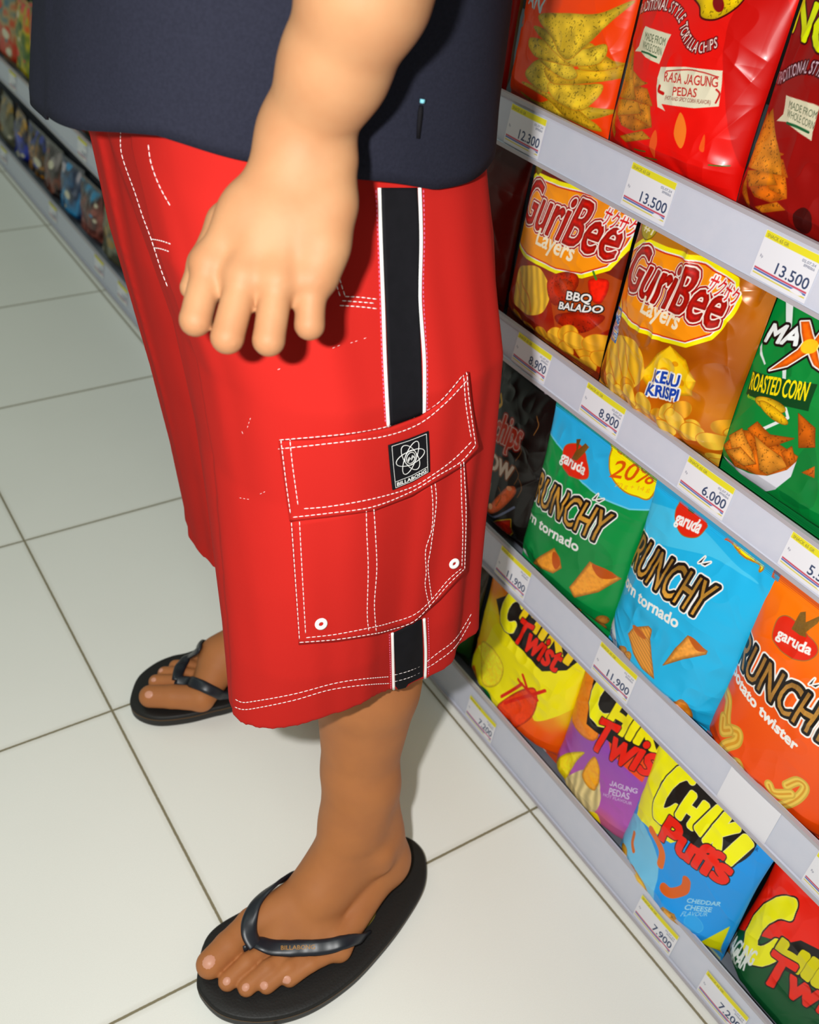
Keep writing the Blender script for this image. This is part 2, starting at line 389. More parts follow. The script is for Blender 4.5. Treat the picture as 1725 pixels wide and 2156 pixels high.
# ------------------------------------------------------------------ snack bags
XO = 0.018
def make_bag(name, cv, label, group, depth=0.055, lean=0.03, yaw=0.0, seed=0, material=None, wr=1.0, xoff=0.0, parent=None, side=None, shrink=0.03):
    """pillow bag: printed front, back, crimped seals; the seal plane stands just behind the art plane"""
    nx, ny = cv.nx, cv.ny; u = np.linspace(0, 1, nx + 1)[:, None] * np.ones((1, ny + 1)); v = np.ones((nx + 1, 1)) * np.linspace(0, 1, ny + 1)[None]
    W, H = cv.w / 100, cv.h / 100
    sealh = 0.013 / H
    def shape(u, v, seed, amp):
        vv = np.clip((v - sealh) / (1 - 2*sealh), 0, 1)
        pu = np.clip(1 - np.abs(2*u - 1)**2.6, 0, 1)**0.62
        pv = np.minimum(np.clip(vv / .13, 0, 1)**.55, np.clip((1 - vv) / .42, 0, 1)**.6)
        b = pu * pv * depth * (0.42 + 0.03 * (1 - vv)) + pu * np.clip(vv / .06, 0, 1) * (.016 if group == G4 else .006) * np.exp(-(vv / .16)**2)
        X = u * W * 100; Y = v * H * 100
        r = np.random.RandomState(seed); f = np.zeros_like(b)
        edge = np.minimum(vv, 1 - vv)
        # gathers running in from the seals
        for k in range(9):
            x0 = r.rand() * W * 100; top = k % 2; sl = r.randn() * .5; dd = (1 - vv if top else vv) * H * 100
            f += (0.0022 * (0.5 + r.rand())) * np.exp(-((X - x0 - sl * dd) / (0.35 + .18 * dd))**2) * np.exp(-dd / 3.2) * (1 if r.rand() > .5 else -1)
        # corner creases
        for k in range(8):
            cx = (0 if k % 2 else W * 100); cy = r.rand() * H * 100; an = r.rand() * math.pi
            q = (X - cx) * math.sin(an) - (Y - cy) * math.cos(an); dd = np.hypot(X - cx, Y - cy)
            f += 0.0016 * (r.rand() + .3) * (1 - np.abs(np.tanh(q / .35))) * np.exp(-dd / 4.0)
        f += 0.0030 * (vnoise(X, Y, .16, seed) - .5) + 0.0014 * (1 - 2*np.abs(vnoise(X, Y, .55, seed + 3) - .5)*2) * (vnoise(X, Y, .2, seed + 4))
        b = b + f * amp * np.clip(pu * 2, 0, 1) * np.clip(edge * 12, 0, 1)
        rib = 0.0006 * np.sin(v * H * 2 * math.pi / 0.0022) * ((v < sealh) | (v > 1 - sealh))
        b = np.maximum(b, -0.001) + rib
        wv = 1 - shrink * np.sin(np.pi * np.clip(vv, 0, 1))**.7 + .006 * np.sin(v * 9 + seed)
        return b, wv
    def place(u, v, b, wv):
        s = (cv.s0 + cv.w / 2) / 100 + (u - .5) * W * wv
        z = cv.z0 / 100 + v * H
        x = cv.xp + xoff + XO - b + .4 * lean * (v - .5)
        sc = (cv.s0 + cv.w / 2) / 100
        dx, ds = x - (cv.xp + xoff + XO), s - sc
        x2 = cv.xp + xoff + XO + dx * math.cos(yaw) + ds * math.sin(yaw); s2 = sc - dx * math.sin(yaw) + ds * math.cos(yaw)
        return np.stack([x2, -s2, z], -1).reshape(-1, 3)
    xoff += {G4: -.007, G3: -.006, G2: -.006}.get(group, 0)
    lum = cv.c.mean(-1, keepdims=True); cv.c = np.clip(lum + 1.2 * (cv.c - lum), 0.01, 1)
    b, wv = shape(u, v, seed, wr); Vf = place(u, v, b, wv)
    mx, my = 26, 34; u2 = np.linspace(0, 1, mx+1)[:, None] * np.ones((1, my+1)); v2 = np.ones((mx+1, 1)) * np.linspace(0, 1, my+1)[None]
    b2, wv2 = shape(u2, v2, seed + 50, .8); Vb = place(u2, v2, -b2, wv2)
    F = np.concatenate([grid_faces(nx, ny), grid_faces(mx, my, True) + len(Vf)])
    cols = np.concatenate([lin(np.clip(cv.c, 0, 1) * 255).reshape(-1, 3), np.tile(lin(side if side is not None else cv.c[nx//2, ny//2] * 255), (len(Vb), 1))])
    me = np_mesh(name, np.concatenate([Vf, Vb]), F, cols)
    org = np.array([cv.xp, -(cv.s0 + cv.w/2)/100, cv.z0/100])
    me.transform(Matrix.Translation(-Vector(org)))
    o = link(name, me, material or M_PRINT, parent); o.location = org
    return tag(o, label, 'snack bag', group)

G1, G2, G3, G4 = 'tortilla chip bags on the top shelf', 'layered potato chip bags and corn snacks on the second shelf', 'crunchy snack bags on the third shelf', 'puffed snack bags on the bottom shelf'
WHITE, BLACK, YEL = (245, 243, 240), (22, 16, 14), (246, 232, 20)
K1, K2, K3, K4 = (1040, 0, 2.518), (1000, 580, 2.379), (960, 1150, 2.255), (960, 1600, 2.255)
def bag_orange_tortilla():
    c = Canvas(1.26*T, -38.4, -21.8, 74.8, 97, .06, K1); c.fill((226, 74, 22))
    cols = [(228, 190, 62), (222, 178, 50), (230, 196, 70)]
    P = [[(170,480),(280,540),(420,500),(500,560),(595,600),(480,640),(300,600)], [(190,430),(300,470),(470,580),(545,700),(430,640),(330,520)],
         [(195,370),(320,300),(340,480),(250,440)], [(330,440),(480,450),(570,460),(500,580),(390,540)], [(310,350),(460,370),(600,330),(645,370),(600,430),(360,440)],
         [(240,250),(380,290),(470,390),(420,420),(300,340)], [(205,200),(340,230),(470,340),(400,340),(240,290)], [(470,350),(520,230),(610,330),(640,350),(560,380)],
         [(230,140),(330,170),(470,260),(590,240),(560,340),(440,340),(350,270)], [(250,80),(400,70),(560,75),(690,10),(600,130),(500,250),(430,312),(385,290),(320,180)]]
    for i, p in enumerate(P): c.poly(p, cols[i % 3], out=[(.05, (190, 120, 30))], tex='chip', seed=i * 5, sm=True)
    c.text('AN', (160, 15), (258, 68), (190, -60), (190, 206, 214), .05); c.text('O', (95, 125), (140, 150), (100, 60), (120, 140, 140), .05)
    return make_bag('tortilla_chip_bag', c, 'orange tortilla chip bag printed with a tall stack of yellow corn chips', G1, seed=3, side=(214, 80, 30))
def chipstack(c, ox, oy, cols=((214, 140, 46), (222, 152, 52), (206, 126, 40))):
    P = [[(0,430),(30,330),(60,480),(40,510)], [(100,500),(240,470),(290,510),(130,530)], [(60,380),(160,360),(290,450),(200,470),(110,440)],
         [(150,290),(270,330),(290,450),(190,400)], [(20,310),(190,300),(230,380),(60,390)], [(120,220),(250,250),(285,340),(170,310)], [(110,130),(220,210),(250,220),(150,250)],
         [(10,290),(40,150),(95,0),(130,60),(150,190),(185,310),(90,300)]]
    for i, p in enumerate(P): c.poly([(ox + a, oy + b) for a, b in p], cols[i % 3], out=[(.05, (170, 80, 20))], tex='chip', seed=i * 7 + int(ox))
def bag_red_tortilla():
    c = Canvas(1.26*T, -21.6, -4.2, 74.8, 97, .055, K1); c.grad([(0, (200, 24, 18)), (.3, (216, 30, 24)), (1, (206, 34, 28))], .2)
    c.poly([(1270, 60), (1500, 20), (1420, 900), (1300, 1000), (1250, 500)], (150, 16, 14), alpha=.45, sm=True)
    c.poly([(1040,-60),(1100,30),(1120,90),(1200,95),(1290,20),(1300,-60)], (226, 190, 30), out=[(.15, (70, 8, 6))], sm=True, tex='chip'); c.ell((1190,20), .8, .5, -30, (120, 14, 20))
    c.tpath('IN TRADITIONAL STYLE TORTILLA CHIPS', [(690,110),(760,65),(850,50),(940,60),(1000,110),(1030,190),(1070,250),(1130,280),(1215,250)], .85, (236, 214, 206), .015, out=[(.10, (96, 10, 12))])
    c.poly([(815,135),(975,180),(915,335),(840,300),(800,270),(750,268),(780,240)], (222, 216, 190)); c.text('MADE FROM', (822,205), (945,240), (826,165), (70, 84, 60), .0); c.text('WHOLE CORN', (808,250), (925,290), (812,210), (70, 84, 60), .0)
    c.line([(805,268),(850,278),(900,300)], .16, (30, 84, 50))
    c.poly([(925,350),(1060,350),(1245,375),(1225,565),(1120,570),(945,545),(968,583),(925,560),(912,450)], (228, 220, 196))
    c.text('RASA JAGUNG', (955,425), (1220,462), (958,375), (176, 40, 36), .01); c.text('PEDAS', (1005,500), (1125,512), (1008,455), (176, 40, 36), .01); c.text('(HOT AND SPICY CORN FLAVOR)', (960,520), (1190,552), (962,500), (120, 60, 50), 0)
    c.line([(965,372),(1100,368),(1225,408)], .10, (176, 40, 36)); c.line([(932,450),(928,475),(950,490)], .28, (176, 30, 26)); c.line([(1215,475),(1228,500),(1212,545)], .16, (176, 30, 26))
    chipstack(c, 610, 215)
    for a, b in ((830,790),(885,835),(1215,880)): c.line([(a-35,b-8),(a,b),(a+35,b+4)], .12, (70, 110, 40))
    c.poly([(1020,700),(1050,590),(1080,680),(1060,780)], (232, 150, 60), sm=True, alpha=.8); c.poly([(900,740),(925,680),(940,760),(910,830)], (226, 120, 50), sm=True, alpha=.7); c.poly([(1140,780),(1165,710),(1160,800)], (226, 120, 50), sm=True, alpha=.7)
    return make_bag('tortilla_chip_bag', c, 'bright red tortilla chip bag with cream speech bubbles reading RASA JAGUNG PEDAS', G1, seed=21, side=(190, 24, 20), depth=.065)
def bag_darkred_tortilla():
    c = Canvas(1.26*T, -4.1, 12.5, 74.8, 97, .06, K1); c.grad([(0, (122, 20, 16)), (.5, (134, 22, 20)), (1, (118, 22, 20))])
    c.text('NG', (1500,160), (1760,290), (1540,-30), (206, 214, 22), .14, out=[(.15, (50, 10, 10))])
    c.tpath('IN TRADITIONAL STYLE TORTILLA', [(1425,440),(1500,440),(1560,410),(1640,385),(1725,400),(1800,450),(1860,560)], .9, (206, 180, 190), .015, out=[(.12, (60, 8, 12))])
    c.poly([(1555,500),(1725,545),(1760,560),(1725,740),(1600,660),(1570,640),(1505,635),(1545,600)], (214, 206, 180)); c.text('MADE FROM', (1578,565), (1745,625), (1584,528), (80, 90, 70), 0); c.text('WHOLE CORN', (1570,610), (1735,680), (1575,572), (80, 90, 70), 0)
    c.line([(1578,645),(1640,665),(1710,695)], .2, (30, 84, 50))
    chipstack(c, 1320, 590, ((214, 122, 36), (222, 134, 40), (204, 108, 30))); c.poly([(1320,700),(1465,570),(1560,840),(1570,920),(1440,900),(1330,880)], (218, 140, 50), tex='chip', seed=44)
    c.ell((1700,1160), 1.0, 1.1, 0, (60, 14, 12))
    return make_bag('tortilla_chip_bag', c, 'dark red tortilla chip bag with bright yellow lettering at its top', G1, seed=33, side=(104, 16, 14), depth=.06)
def guribee(c, dx, dy, bgc, oran):
    """shared layered-chip logo, coordinates of the gold bag shifted"""
    q = lambda pts: [(a + dx, b + dy) for a, b in pts]
    c.poly(q([(1310,640),(1300,590),(1322,530),(1350,515),(1400,535),(1480,560),(1540,600),(1548,630),(1535,660),(1510,700),(1470,712),(1420,700),(1350,670)]), (238, 150, 36), out=[(.12, (190, 40, 20)), (.24, WHITE), (.62, YEL)], sm=False)
    c.poly(q([(1318,560),(1330,530),(1345,535),(1345,570)]), (238, 60, 30), alpha=0)
    c.text('GuriBee', q([(1318,596)])[0], q([(1518,690)])[0], q([(1338,512)])[0], (196, 34, 22), .12, out=[(.14, (246, 236, 226)), (.30, (150, 20, 16)), (.36, WHITE)], tex='puff')
    c.text('Layers', q([(1370,650)])[0], q([(1450,688)])[0], q([(1377,618)])[0], (248, 236, 210), .06)
    c.text('サクサク', q([(1492,610)])[0], q([(1548,646)])[0], q([(1500,582)])[0], (196, 30, 30), .015, out=[(.14, WHITE)])
def bag_bbq():
    c = Canvas(1.2*T, -29.8, -13.2, 53.0, 74.4, .05, (0, 0, 1)); c.grad([(0, (150, 62, 20)), (.25, (140, 30, 14)), (.45, (150, 48, 18)), (.62, (110, 34, 16)), (.9, (88, 30, 14)), (1, (40, 16, 10))], .25)
    c.poly([(1215,720),(1270,700),(1300,640),(1290,590),(1240,560),(1180,580),(1190,680)], (176, 84, 28), sm=True, alpha=.7)
    guribee(c, -232, -140, None, None)
    c.text('Calbee Wings', (1170,376), (1262,412), (1173,362), (236, 226, 220), .02); c.poly([(1258,408),(1272,410),(1264,418)], (236, 226, 220))
    c.ell((1118,350), .9, .9, 0, (150, 130, 30), tex='gold')
    c.poly([(1098,565),(1120,556),(1150,560),(1172,590),(1177,620),(1165,652),(1140,658),(1112,645),(1094,625)], (240, 190, 66), sm=True, tex='wave')
    c.line([(1102,570),(1115,600),(1130,620),(1140,650)], .22, (208, 134, 36)); c.line([(1098,590),(1112,625),(1128,645)], .18, (208, 134, 36))
    c.poly([(1172,585),(1200,570),(1228,575),(1232,600),(1215,625),(1190,640),(1174,620)], (184, 50, 18), sm=True, tex='chip', seed=4); c.ell((1210,600), 1.1, .8, 10, (206, 70, 30), tex='chip')
    c.poly([(1250,590),(1272,588),(1280,600),(1268,640),(1254,630)], (214, 40, 20), sm=True, tex='puff'); c.line([(1258,572),(1262,588)], .25, (70, 120, 40))
    c.text('BALADO', (1196,646), (1267,661), (1199,632), WHITE, .04, out=[(.12, BLACK)]); c.text('BBQ', (1211,627), (1252,638), (1214,610), WHITE, .04, out=[(.12, BLACK)])
    c.poly([(1190,660),(1230,655),(1270,670),(1240,700),(1200,680)], (170, 40, 14), sm=True, tex='chip')
    for i, (x, y) in enumerate([(1100,668),(1128,690),(1160,700),(1190,705),(1130,715),(1175,725),(1215,700),(1205,735),(1240,745),(1225,715),(1255,725),(1235,770),(1262,765),(1210,760),(1280,760)]):
        c.ell((x, y), 1.35, .95, -20 + 25 * (i % 4), (240, 184, 64) if i % 2 else (232, 172, 54), out=[(.06, (196, 110, 24))], tex='wave', seed=i)
    return make_bag('potato_chip_bag', c, 'brown layered potato chip bag with a red and yellow logo above BBQ BALADO', G2, seed=41, side=(110, 36, 16), depth=.05, lean=.02)
def keju_art(c, dx=0, dy=0, full=True):
    c.grad([(0, (214, 140, 30)), (.2, (170, 84, 14)), (.32, (196, 120, 24)), (.5, (150, 78, 14)), (.75, (176, 104, 20)), (1, (150, 92, 24))], .22, .25, 9)
    if full:
        c.poly([(1380,480),(1500,540),(1420,620),(1340,560)], (206, 150, 40), sm=True, alpha=.5)
        guribee(c, 0, 0, None, None); c.text('Calbee Wings', (1432,512), (1522,553), (1435,497), (240, 230, 220), .02); c.poly([(1517,548),(1530,548),(1524,556)], (236, 226, 220))
        c.ell((1352,478), 1.15, 1.15, 0, (176, 160, 50), out=[(.12, (120, 100, 20))]); c.text('#1', (1341,484), (1362,496), (1345,465), (240, 230, 190), .03)
    c.poly([(1375 + dx,780),(1410 + dx,738),(1435 + dx,722),(1470 + dx,752),(1487 + dx,800),(1480 + dx,830),(1400 + dx,822)], (238, 182, 30), tex='puff'); c.poly([(1375+dx,780),(1435+dx,722),(1487+dx,800)], (248, 204, 50), alpha=.8)
    for a, b, r in ((1425,775,.5),(1450,760,.35),(1400,800,.3),(1460,800,.45)): c.ell((a + dx, b), r, r * .7, 10, (214, 150, 24))
    c.poly([(1282,720),(1320,700),(1360,712),(1382,745),(1380,790),(1350,812),(1310,800),(1290,770)], (240, 188, 60), sm=True, tex='wave')
    for q in ([(1290,722),(1300,760),(1325,800)], [(1312,712),(1325,760),(1345,805)], [(1335,716),(1345,760),(1362,800)]): c.line(q, .16, (200, 128, 30))
    BL = (24, 70, 160)
    c.text('KEJU', (1401 + dx,795 + dy), (1453 + dx,809 + dy), (1406 + dx,772 + dy), BL, .06, out=[(.17, WHITE)]); c.text('KRISPI', (1391 + dx,822 + dy), (1452 + dx,838 + dy), (1395 + dx,800 + dy), BL, .06, out=[(.17, WHITE)])
    r = random.Random(5)
    for i in range(46):
        t = i / 45; x = 1275 + 275 * t + r.uniform(-25, 25); y = 800 + 165 * t + r.uniform(-45, 60)
        if y < 795 + 150 * t * .72 - 8: y += 28
        c.ell((x, y), 1.25, .85, r.uniform(-50, 50), (242, 196, 78) if i % 3 else (228, 166, 50), out=[(.06, (190, 110, 24))], tex='wave', seed=i)
def bag_keju():
    c = Canvas(1.18*T, -12.2, 5.2, 53.0, 74.4, .05); keju_art(c)
    c.poly([(1288,640),(1318,650),(1308,718),(1280,708)], (40, 110, 180), alpha=1); c.poly([(1290,645),(1313,653),(1304,712),(1284,703)], (214, 180, 120)); c.text('Jenis', (1288,668), (1312,678), (1291,652), (40, 110, 180), .04, out=[(.1, WHITE)])
    c.text('Lain', (1289,685), (1309,694), (1292,672), (40, 110, 180), .02, out=[(.08, WHITE)]); c.text('Baru', (1287,700), (1306,708), (1289,688), (40, 110, 180), .02, out=[(.08, WHITE)])
    return make_bag('potato_chip_bag', c, 'shiny gold layered potato chip bag standing whole in front, reading KEJU KRISPI', G2, seed=52, side=(190, 120, 30), material=M_FOIL, wr=1.9, depth=.06, lean=.02)
def bag_keju2():
    c = Canvas(1.24*T, 4.0-8.5, 4.0+7.5, 53.0, 73.6, .08); keju_art(c, 118, -30, False)
    return make_bag('potato_chip_bag', c, 'second gold potato chip bag, a strip showing between the first and the green bag', G2, seed=53, side=(190, 120, 30), material=M_FOIL, wr=1., depth=.03, lean=.02, xoff=.02)
def bag_maxi():
    c = Canvas(1.2*T, 3.4, 20.4, 53.0, 74.4, .055, K2); c.fill((6, 122, 56))
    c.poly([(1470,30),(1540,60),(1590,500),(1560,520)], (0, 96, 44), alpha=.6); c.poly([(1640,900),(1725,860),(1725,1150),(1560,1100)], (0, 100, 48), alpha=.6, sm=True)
    c.poly([(1480,40),(1532,80),(1552,270),(1525,290)], (226, 232, 230)); c.poly([(1535,460),(1556,455),(1566,520),(1545,515)], (220, 228, 226)); c.poly([(1390,360),(1398,340),(1420,400),(1445,440),(1438,445),(1405,400)], (220, 228, 226))
    c.line([(1575,660),(1588,705),(1450,765)], .30, (226, 230, 228), sm=False)
    c.text('MA', (1412,330), (1590,352), (1450,250), (236, 240, 240), .10, out=[(.22, BLACK)])
    c.poly([(1590,240),(1630,240),(1675,330),(1725,250),(1740,280),(1690,370),(1730,480),(1690,450),(1655,390),(1560,450),(1470,470),(1600,375),(1620,340)], (236, 110, 30), out=[(.12, WHITE), (.3, BLACK)], tex='puff'); c.ell((1655,360), .9, .6, 30, (248, 214, 60), alpha=.8)
    c.text('I', (1745,420), (1765,426), (1760,330), (236, 240, 240), .10, out=[(.22, BLACK)])
    c.poly([(1370,475),(1720,545),(1690,675),(1345,592)], (0, 62, 30)); c.text('ROASTED CORN', (1360,565), (1672,622), (1372,482), (240, 214, 40), .03); c.text('flavour', (1355,607), (1410,622), (1358,590), (240, 214, 40), 0)
    c.ell((1490,640), 1.8, .55, 14, (232, 190, 50), tex='chip', out=[(.05, (150, 90, 20))]); c.ell((1510,680), 1.8, .5, -3, (226, 180, 40), tex='chip', out=[(.05, (150, 90, 20))])
    c.poly([(1640,685),(1725,760),(1725,855),(1645,855)], (200, 104, 30), tex='chip', out=[(.05, (120, 50, 10))]); c.poly([(1660,980),(1725,950),(1725,1010)], (200, 104, 30), tex='chip')
    P = [[(1240,850),(1330,770),(1440,770),(1640,900),(1620,960),(1480,990),(1320,940)], [(1270,800),(1345,760),(1420,880),(1440,930),(1330,900)], [(1380,760),(1430,725),(1500,790),(1620,810),(1560,830),(1470,860)], [(1420,790),(1490,850),(1560,900),(1590,950),(1500,985),(1460,960)], [(1560,880),(1610,850),(1630,930),(1590,950)], [(1260,870),(1350,850),(1440,930),(1380,940)]]
    for i, p in enumerate(P): c.poly(p, (206, 112, 34) if i % 2 == 0 else (224, 150, 60), tex='chip', out=[(.05, (140, 60, 14))], seed=i*3)
    c.poly([(1238,900),(1300,935),(1400,975),(1500,990),(1590,965),(1634,925),(1610,1000),(1540,1060),(1455,1080),(1350,1060),(1270,1000)], (216, 216, 224), sm=False)
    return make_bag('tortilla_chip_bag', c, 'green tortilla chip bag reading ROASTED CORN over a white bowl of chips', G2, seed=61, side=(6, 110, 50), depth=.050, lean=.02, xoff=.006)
def bag_pizza():
    c = Canvas(1.185*T, 19.2, 33.0, 53.0, 58.5, .06, K2); c.fill((20, 40, 130)); c.poly([(1600,1200),(1725,1110),(1760,1290),(1640,1260)], (232, 208, 40), sm=False)
    c.poly([(1690,1160),(1780,1100),(1780,1250),(1680,1220)], (110, 60, 30), tex='chip'); c.text('CHIPIZZ', (1612,1300), (1725,1335), (1622,1255), (236, 238, 244), .05, out=[(.12, (14, 24, 90))])
    return make_bag('snack_pouch', c, 'small blue and yellow snack pouch lying low beside the green bag', G2, seed=62, side=(20, 40, 130), depth=.04, lean=.02)
def bag_black():
    c = Canvas(1.17*T, -28.5, -16.6, 26.2, 49.5, .06, (1000, 700, 3.593)); c.fill((14, 9, 8))
    c.text('chips', (170,780), (360,880), (190,600), (176, 60, 44), .10, out=[(.12, (200, 176, 168)), (.3, (120, 24, 18))])
    c.text('ROW', (100,950), (320,1110), (120,850), (206, 190, 176), .12, out=[(.2, (110, 60, 30))]); c.text('FU', (90,1190), (170,1250), (100,1060), (150, 110, 80), .08)
    c.poly([(180,1300),(280,1170),(340,1150),(360,1190),(330,1250),(250,1330),(190,1340)], (214, 100, 50), sm=True, tex='puff'); c.ell((315,1165), .5, .3, 20, (236, 160, 120)); c.ell((195,1290), .4, .4, 0, (240, 180, 140))
    c.line([(165,1330),(230,1370),(350,1310)], .3, (120, 130, 160)); c.poly([(170,1430),(250,1400),(330,1400),(325,1500),(280,1540),(200,1530)], (206, 50, 26), out=[(.12, (226, 200, 60))], tex='puff')
    c.ell((470,470), .5, .3, 30, (176, 160, 170)); c.line([(340,350),(380,370),(420,400)], .3, (70, 140, 60)); c.line([(160,480),(190,540),(150,570)], .5, (196, 150, 40))
    for x, y in ((450,640),(360,820),(350,1000),(370,1100),(240,1150)): c.line([(x, y), (x+20, y+70), (x-5, y+140)], .1, (130, 90, 50))
    return make_bag('snack_pouch', c, 'black foil snack bag with red script standing beside the green and blue one', G3, seed=71, side=(24, 16, 14), depth=.05, wr=1.2, lean=.02)
def garuda(c, pts, t0, t1, tt):
    c.poly(pts, (206, 50, 30), out=[(.09, (150, 110, 60))], sm=True)
    c.text('garuda', t0, t1, tt, WHITE, .05)
def crunchy(c, base0, base1, top0, tag_):
    # the logo block: gold letters on a black slab with a ragged white rim
    c.text('CRUNCHY', base0, base1, top0, (176, 132, 60), .02, out=[(.30, BLACK), (.46, WHITE)], tex='gold')
def sprig(c, x, y):
    c.poly([(x, y), (x + 22, y - 24), (x + 12, y)], BLACK, out=[(.16, WHITE)]); c.poly([(x + 16, y + 6), (x + 50, y + 2), (x + 30, y + 14)], BLACK, out=[(.16, WHITE)])
def bag_crunchy_green():
    c = Canvas(1.15*T, -17.4, -0.4, 26.2, 49.5, .05, K2)
    c.fill((60, 176, 222)); c.poly([(300,770),(360,820),(420,880),(470,960),(540,1040),(640,1120),(760,1185),(900,1210),(900,2000),(0,2000),(0,600)], (8, 132, 66), out=[(.18, (120, 200, 226))], sm=False)
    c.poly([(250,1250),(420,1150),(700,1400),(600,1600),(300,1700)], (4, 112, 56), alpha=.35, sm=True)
    c.poly([(635,790),(640,920),(665,1010),(720,1080),(780,1115),(840,1120),(880,900),(760,780)], (244, 226, 22), out=[(.16, (176, 120, 30))], sm=True)
    c.text('GRAMASI', (655,905), (838,985), (665,860), (214, 110, 30), .01); c.text('EKSTRA', (665,850), (820,900), (672,818), (206, 60, 24), .02); c.text('20%', (655,1015), (835,1065), (672,940), (206, 90, 24), .03); c.text('70 g + 14 g', (685,1065), (830,1100), (688,1045), (226, 170, 50), 0)
    garuda(c, [(425,880),(445,852),(500,862),(545,940),(560,1000),(545,1020),(480,1000),(440,960)], (415,925), (540,1000), (425,880))
    c.poly([(475,830),(495,830),(490,880),(520,850),(540,870),(500,930),(470,920),(485,880)], (140, 96, 40), tex='gold')
    c.text('CRUNCHY', (215,1070), (655,1335), (250,945), (176, 132, 60), .02, out=[(.30, BLACK), (.46, WHITE)], tex='gold'); sprig(c, 600, 1120)
    c.text('corn tornado', (205,1180), (553,1372), (213,1135), WHITE, .06)
    for i, P in enumerate([[(315,1432),(370,1390),(435,1352),(465,1400),(475,1450),(440,1472),(400,1450)], [(520,1545),(560,1490),(610,1425),(700,1490),(725,1530),(640,1580),(545,1595)]]):
        c.poly(P, (222, 150, 60), sm=False, tex='puff', out=[(.05, (160, 90, 30))], seed=i); 
    c.poly([(430,1370),(455,1385),(468,1430),(450,1455),(432,1420)], (178, 84, 24), sm=True); c.poly([(620,1440),(680,1470),(712,1520),(650,1510)], (178, 84, 24), sm=True)
    c.poly([(225,1350),(275,1375),(285,1430),(240,1410)], (226, 230, 226), sm=True); 
    c.k = K3
    for i, (x, y) in enumerate([(370,90),(410,120),(450,160),(490,200),(520,230),(560,280),(600,310),(640,340),(680,370),(450,200),(700,350)]): c.ell((x, y), .9, .5, 30 + i * 20, (214, 150, 70), tex='chip', out=[(.06, (150, 70, 20))], seed=i)
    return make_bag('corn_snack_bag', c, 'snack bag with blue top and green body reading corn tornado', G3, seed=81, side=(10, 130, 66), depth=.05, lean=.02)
def bag_crunchy_blue():
    c = Canvas(1.14*T, -0.6, 15.9, 26.2, 49.5, .05, K3)
    c.fill((48, 176, 220)); c.poly([(700,-200),(1000,-160),(1300,100),(1400,200),(1200,60),(900,-40)], (110, 204, 234), sm=True, alpha=.6)
    c.k = K2; garuda(c, [(965,1180),(985,1148),(1050,1165),(1100,1250),(1105,1290),(1080,1320),(1020,1305),(980,1250)], (972,1245), (1085,1305), (980,1195)); c.poly([(1020,1120),(1035,1120),(1040,1160),(1070,1140),(1072,1170),(1040,1215),(1012,1200)], (140, 110, 50), tex='gold')
    c.poly([(1185,1230),(1200,1290),(1240,1370),(1300,1430),(1370,1470),(1380,1500),(1420,1400),(1400,1330),(1300,1230)], (244, 226, 22), out=[(.16, (176, 120, 30))], sm=True)
    c.text('20%', (1195,1345), (1350,1420), (1215,1275), (206, 90, 24), .03); c.text('70 g + 14 g', (1230,1372), (1355,1450), (1235,1345), (206, 110, 40), 0); c.text('GRAMASI', (1190,1240), (1370,1330), (1200,1190), (206, 60, 24), .01)
    c.k = K3; c.text('CRUNCHY', (752,30), (1190,330), (800,-100), (176, 132, 60), .02, out=[(.30, BLACK), (.46, WHITE)], tex='gold'); sprig(c, 1150, 80)
    c.text('corn tornado', (775,160), (1096,370), (785,112), WHITE, .06)
    c.poly([(862,395),(890,362),(960,360),(975,375),(975,440),(985,500),(1008,598),(950,550),(900,480)], (216, 150, 70), sm=False, tex='ridge', out=[(.05, (150, 90, 30))]); c.ell((917,385), 1.15, .5, 5, (188, 104, 40))
    c.poly([(1042,540),(1090,470),(1148,408),(1225,490),(1218,505),(1130,515)], (216, 150, 70), sm=False, tex='puff', out=[(.05, (150, 90, 30))]); c.poly([(1150,412),(1180,430),(1218,488),(1180,480)], (180, 96, 36), sm=True)
    c.poly([(720,330),(760,345),(800,420),(790,470),(740,440)], (220, 228, 234), sm=True); c.text('SEA', (728,390), (765,415), (732,360), (50, 110, 180), .02); c.text('SALT', (732,440), (790,462), (738,405), (50, 110, 180), .02)
    for i, (x, y) in enumerate([(790,480),(830,520),(870,560),(900,600),(930,630),(960,680),(1000,700),(1040,730),(1080,760),(1110,780),(840,470),(870,500),(1120,740)]): c.ell((x, y), .95, .5, 30 + i * 20, (222, 160, 76), tex='chip', out=[(.06, (160, 84, 24))], seed=i)
    c.poly([(1080,720),(1140,720),(1150,800),(1110,830),(1080,790)], (220, 140, 50), sm=True, tex='puff')
    return make_bag('corn_snack_bag', c, 'all sky blue snack bag with gold lettering, in the middle of its shelf', G3, seed=92, side=(40, 160, 206), depth=.06, wr=1.2, lean=.02)
def bag_crunchy_blue2():
    c = Canvas(1.2*T, 7.0, 22.6, 26.2, 49.5, .09, K3); c.fill((48, 170, 214)); c.k = K2; c.text('CRUNCHY', (1150,1290), (1500,1510), (1180,1200), (150, 120, 60), .02, out=[(.30, BLACK), (.46, WHITE)], tex='gold')
    return make_bag('corn_snack_bag', c, 'second sky blue snack bag, only a thin strip showing behind the orange one', G3, seed=93, side=(40, 150, 196), depth=.03, lean=.02, xoff=.02)
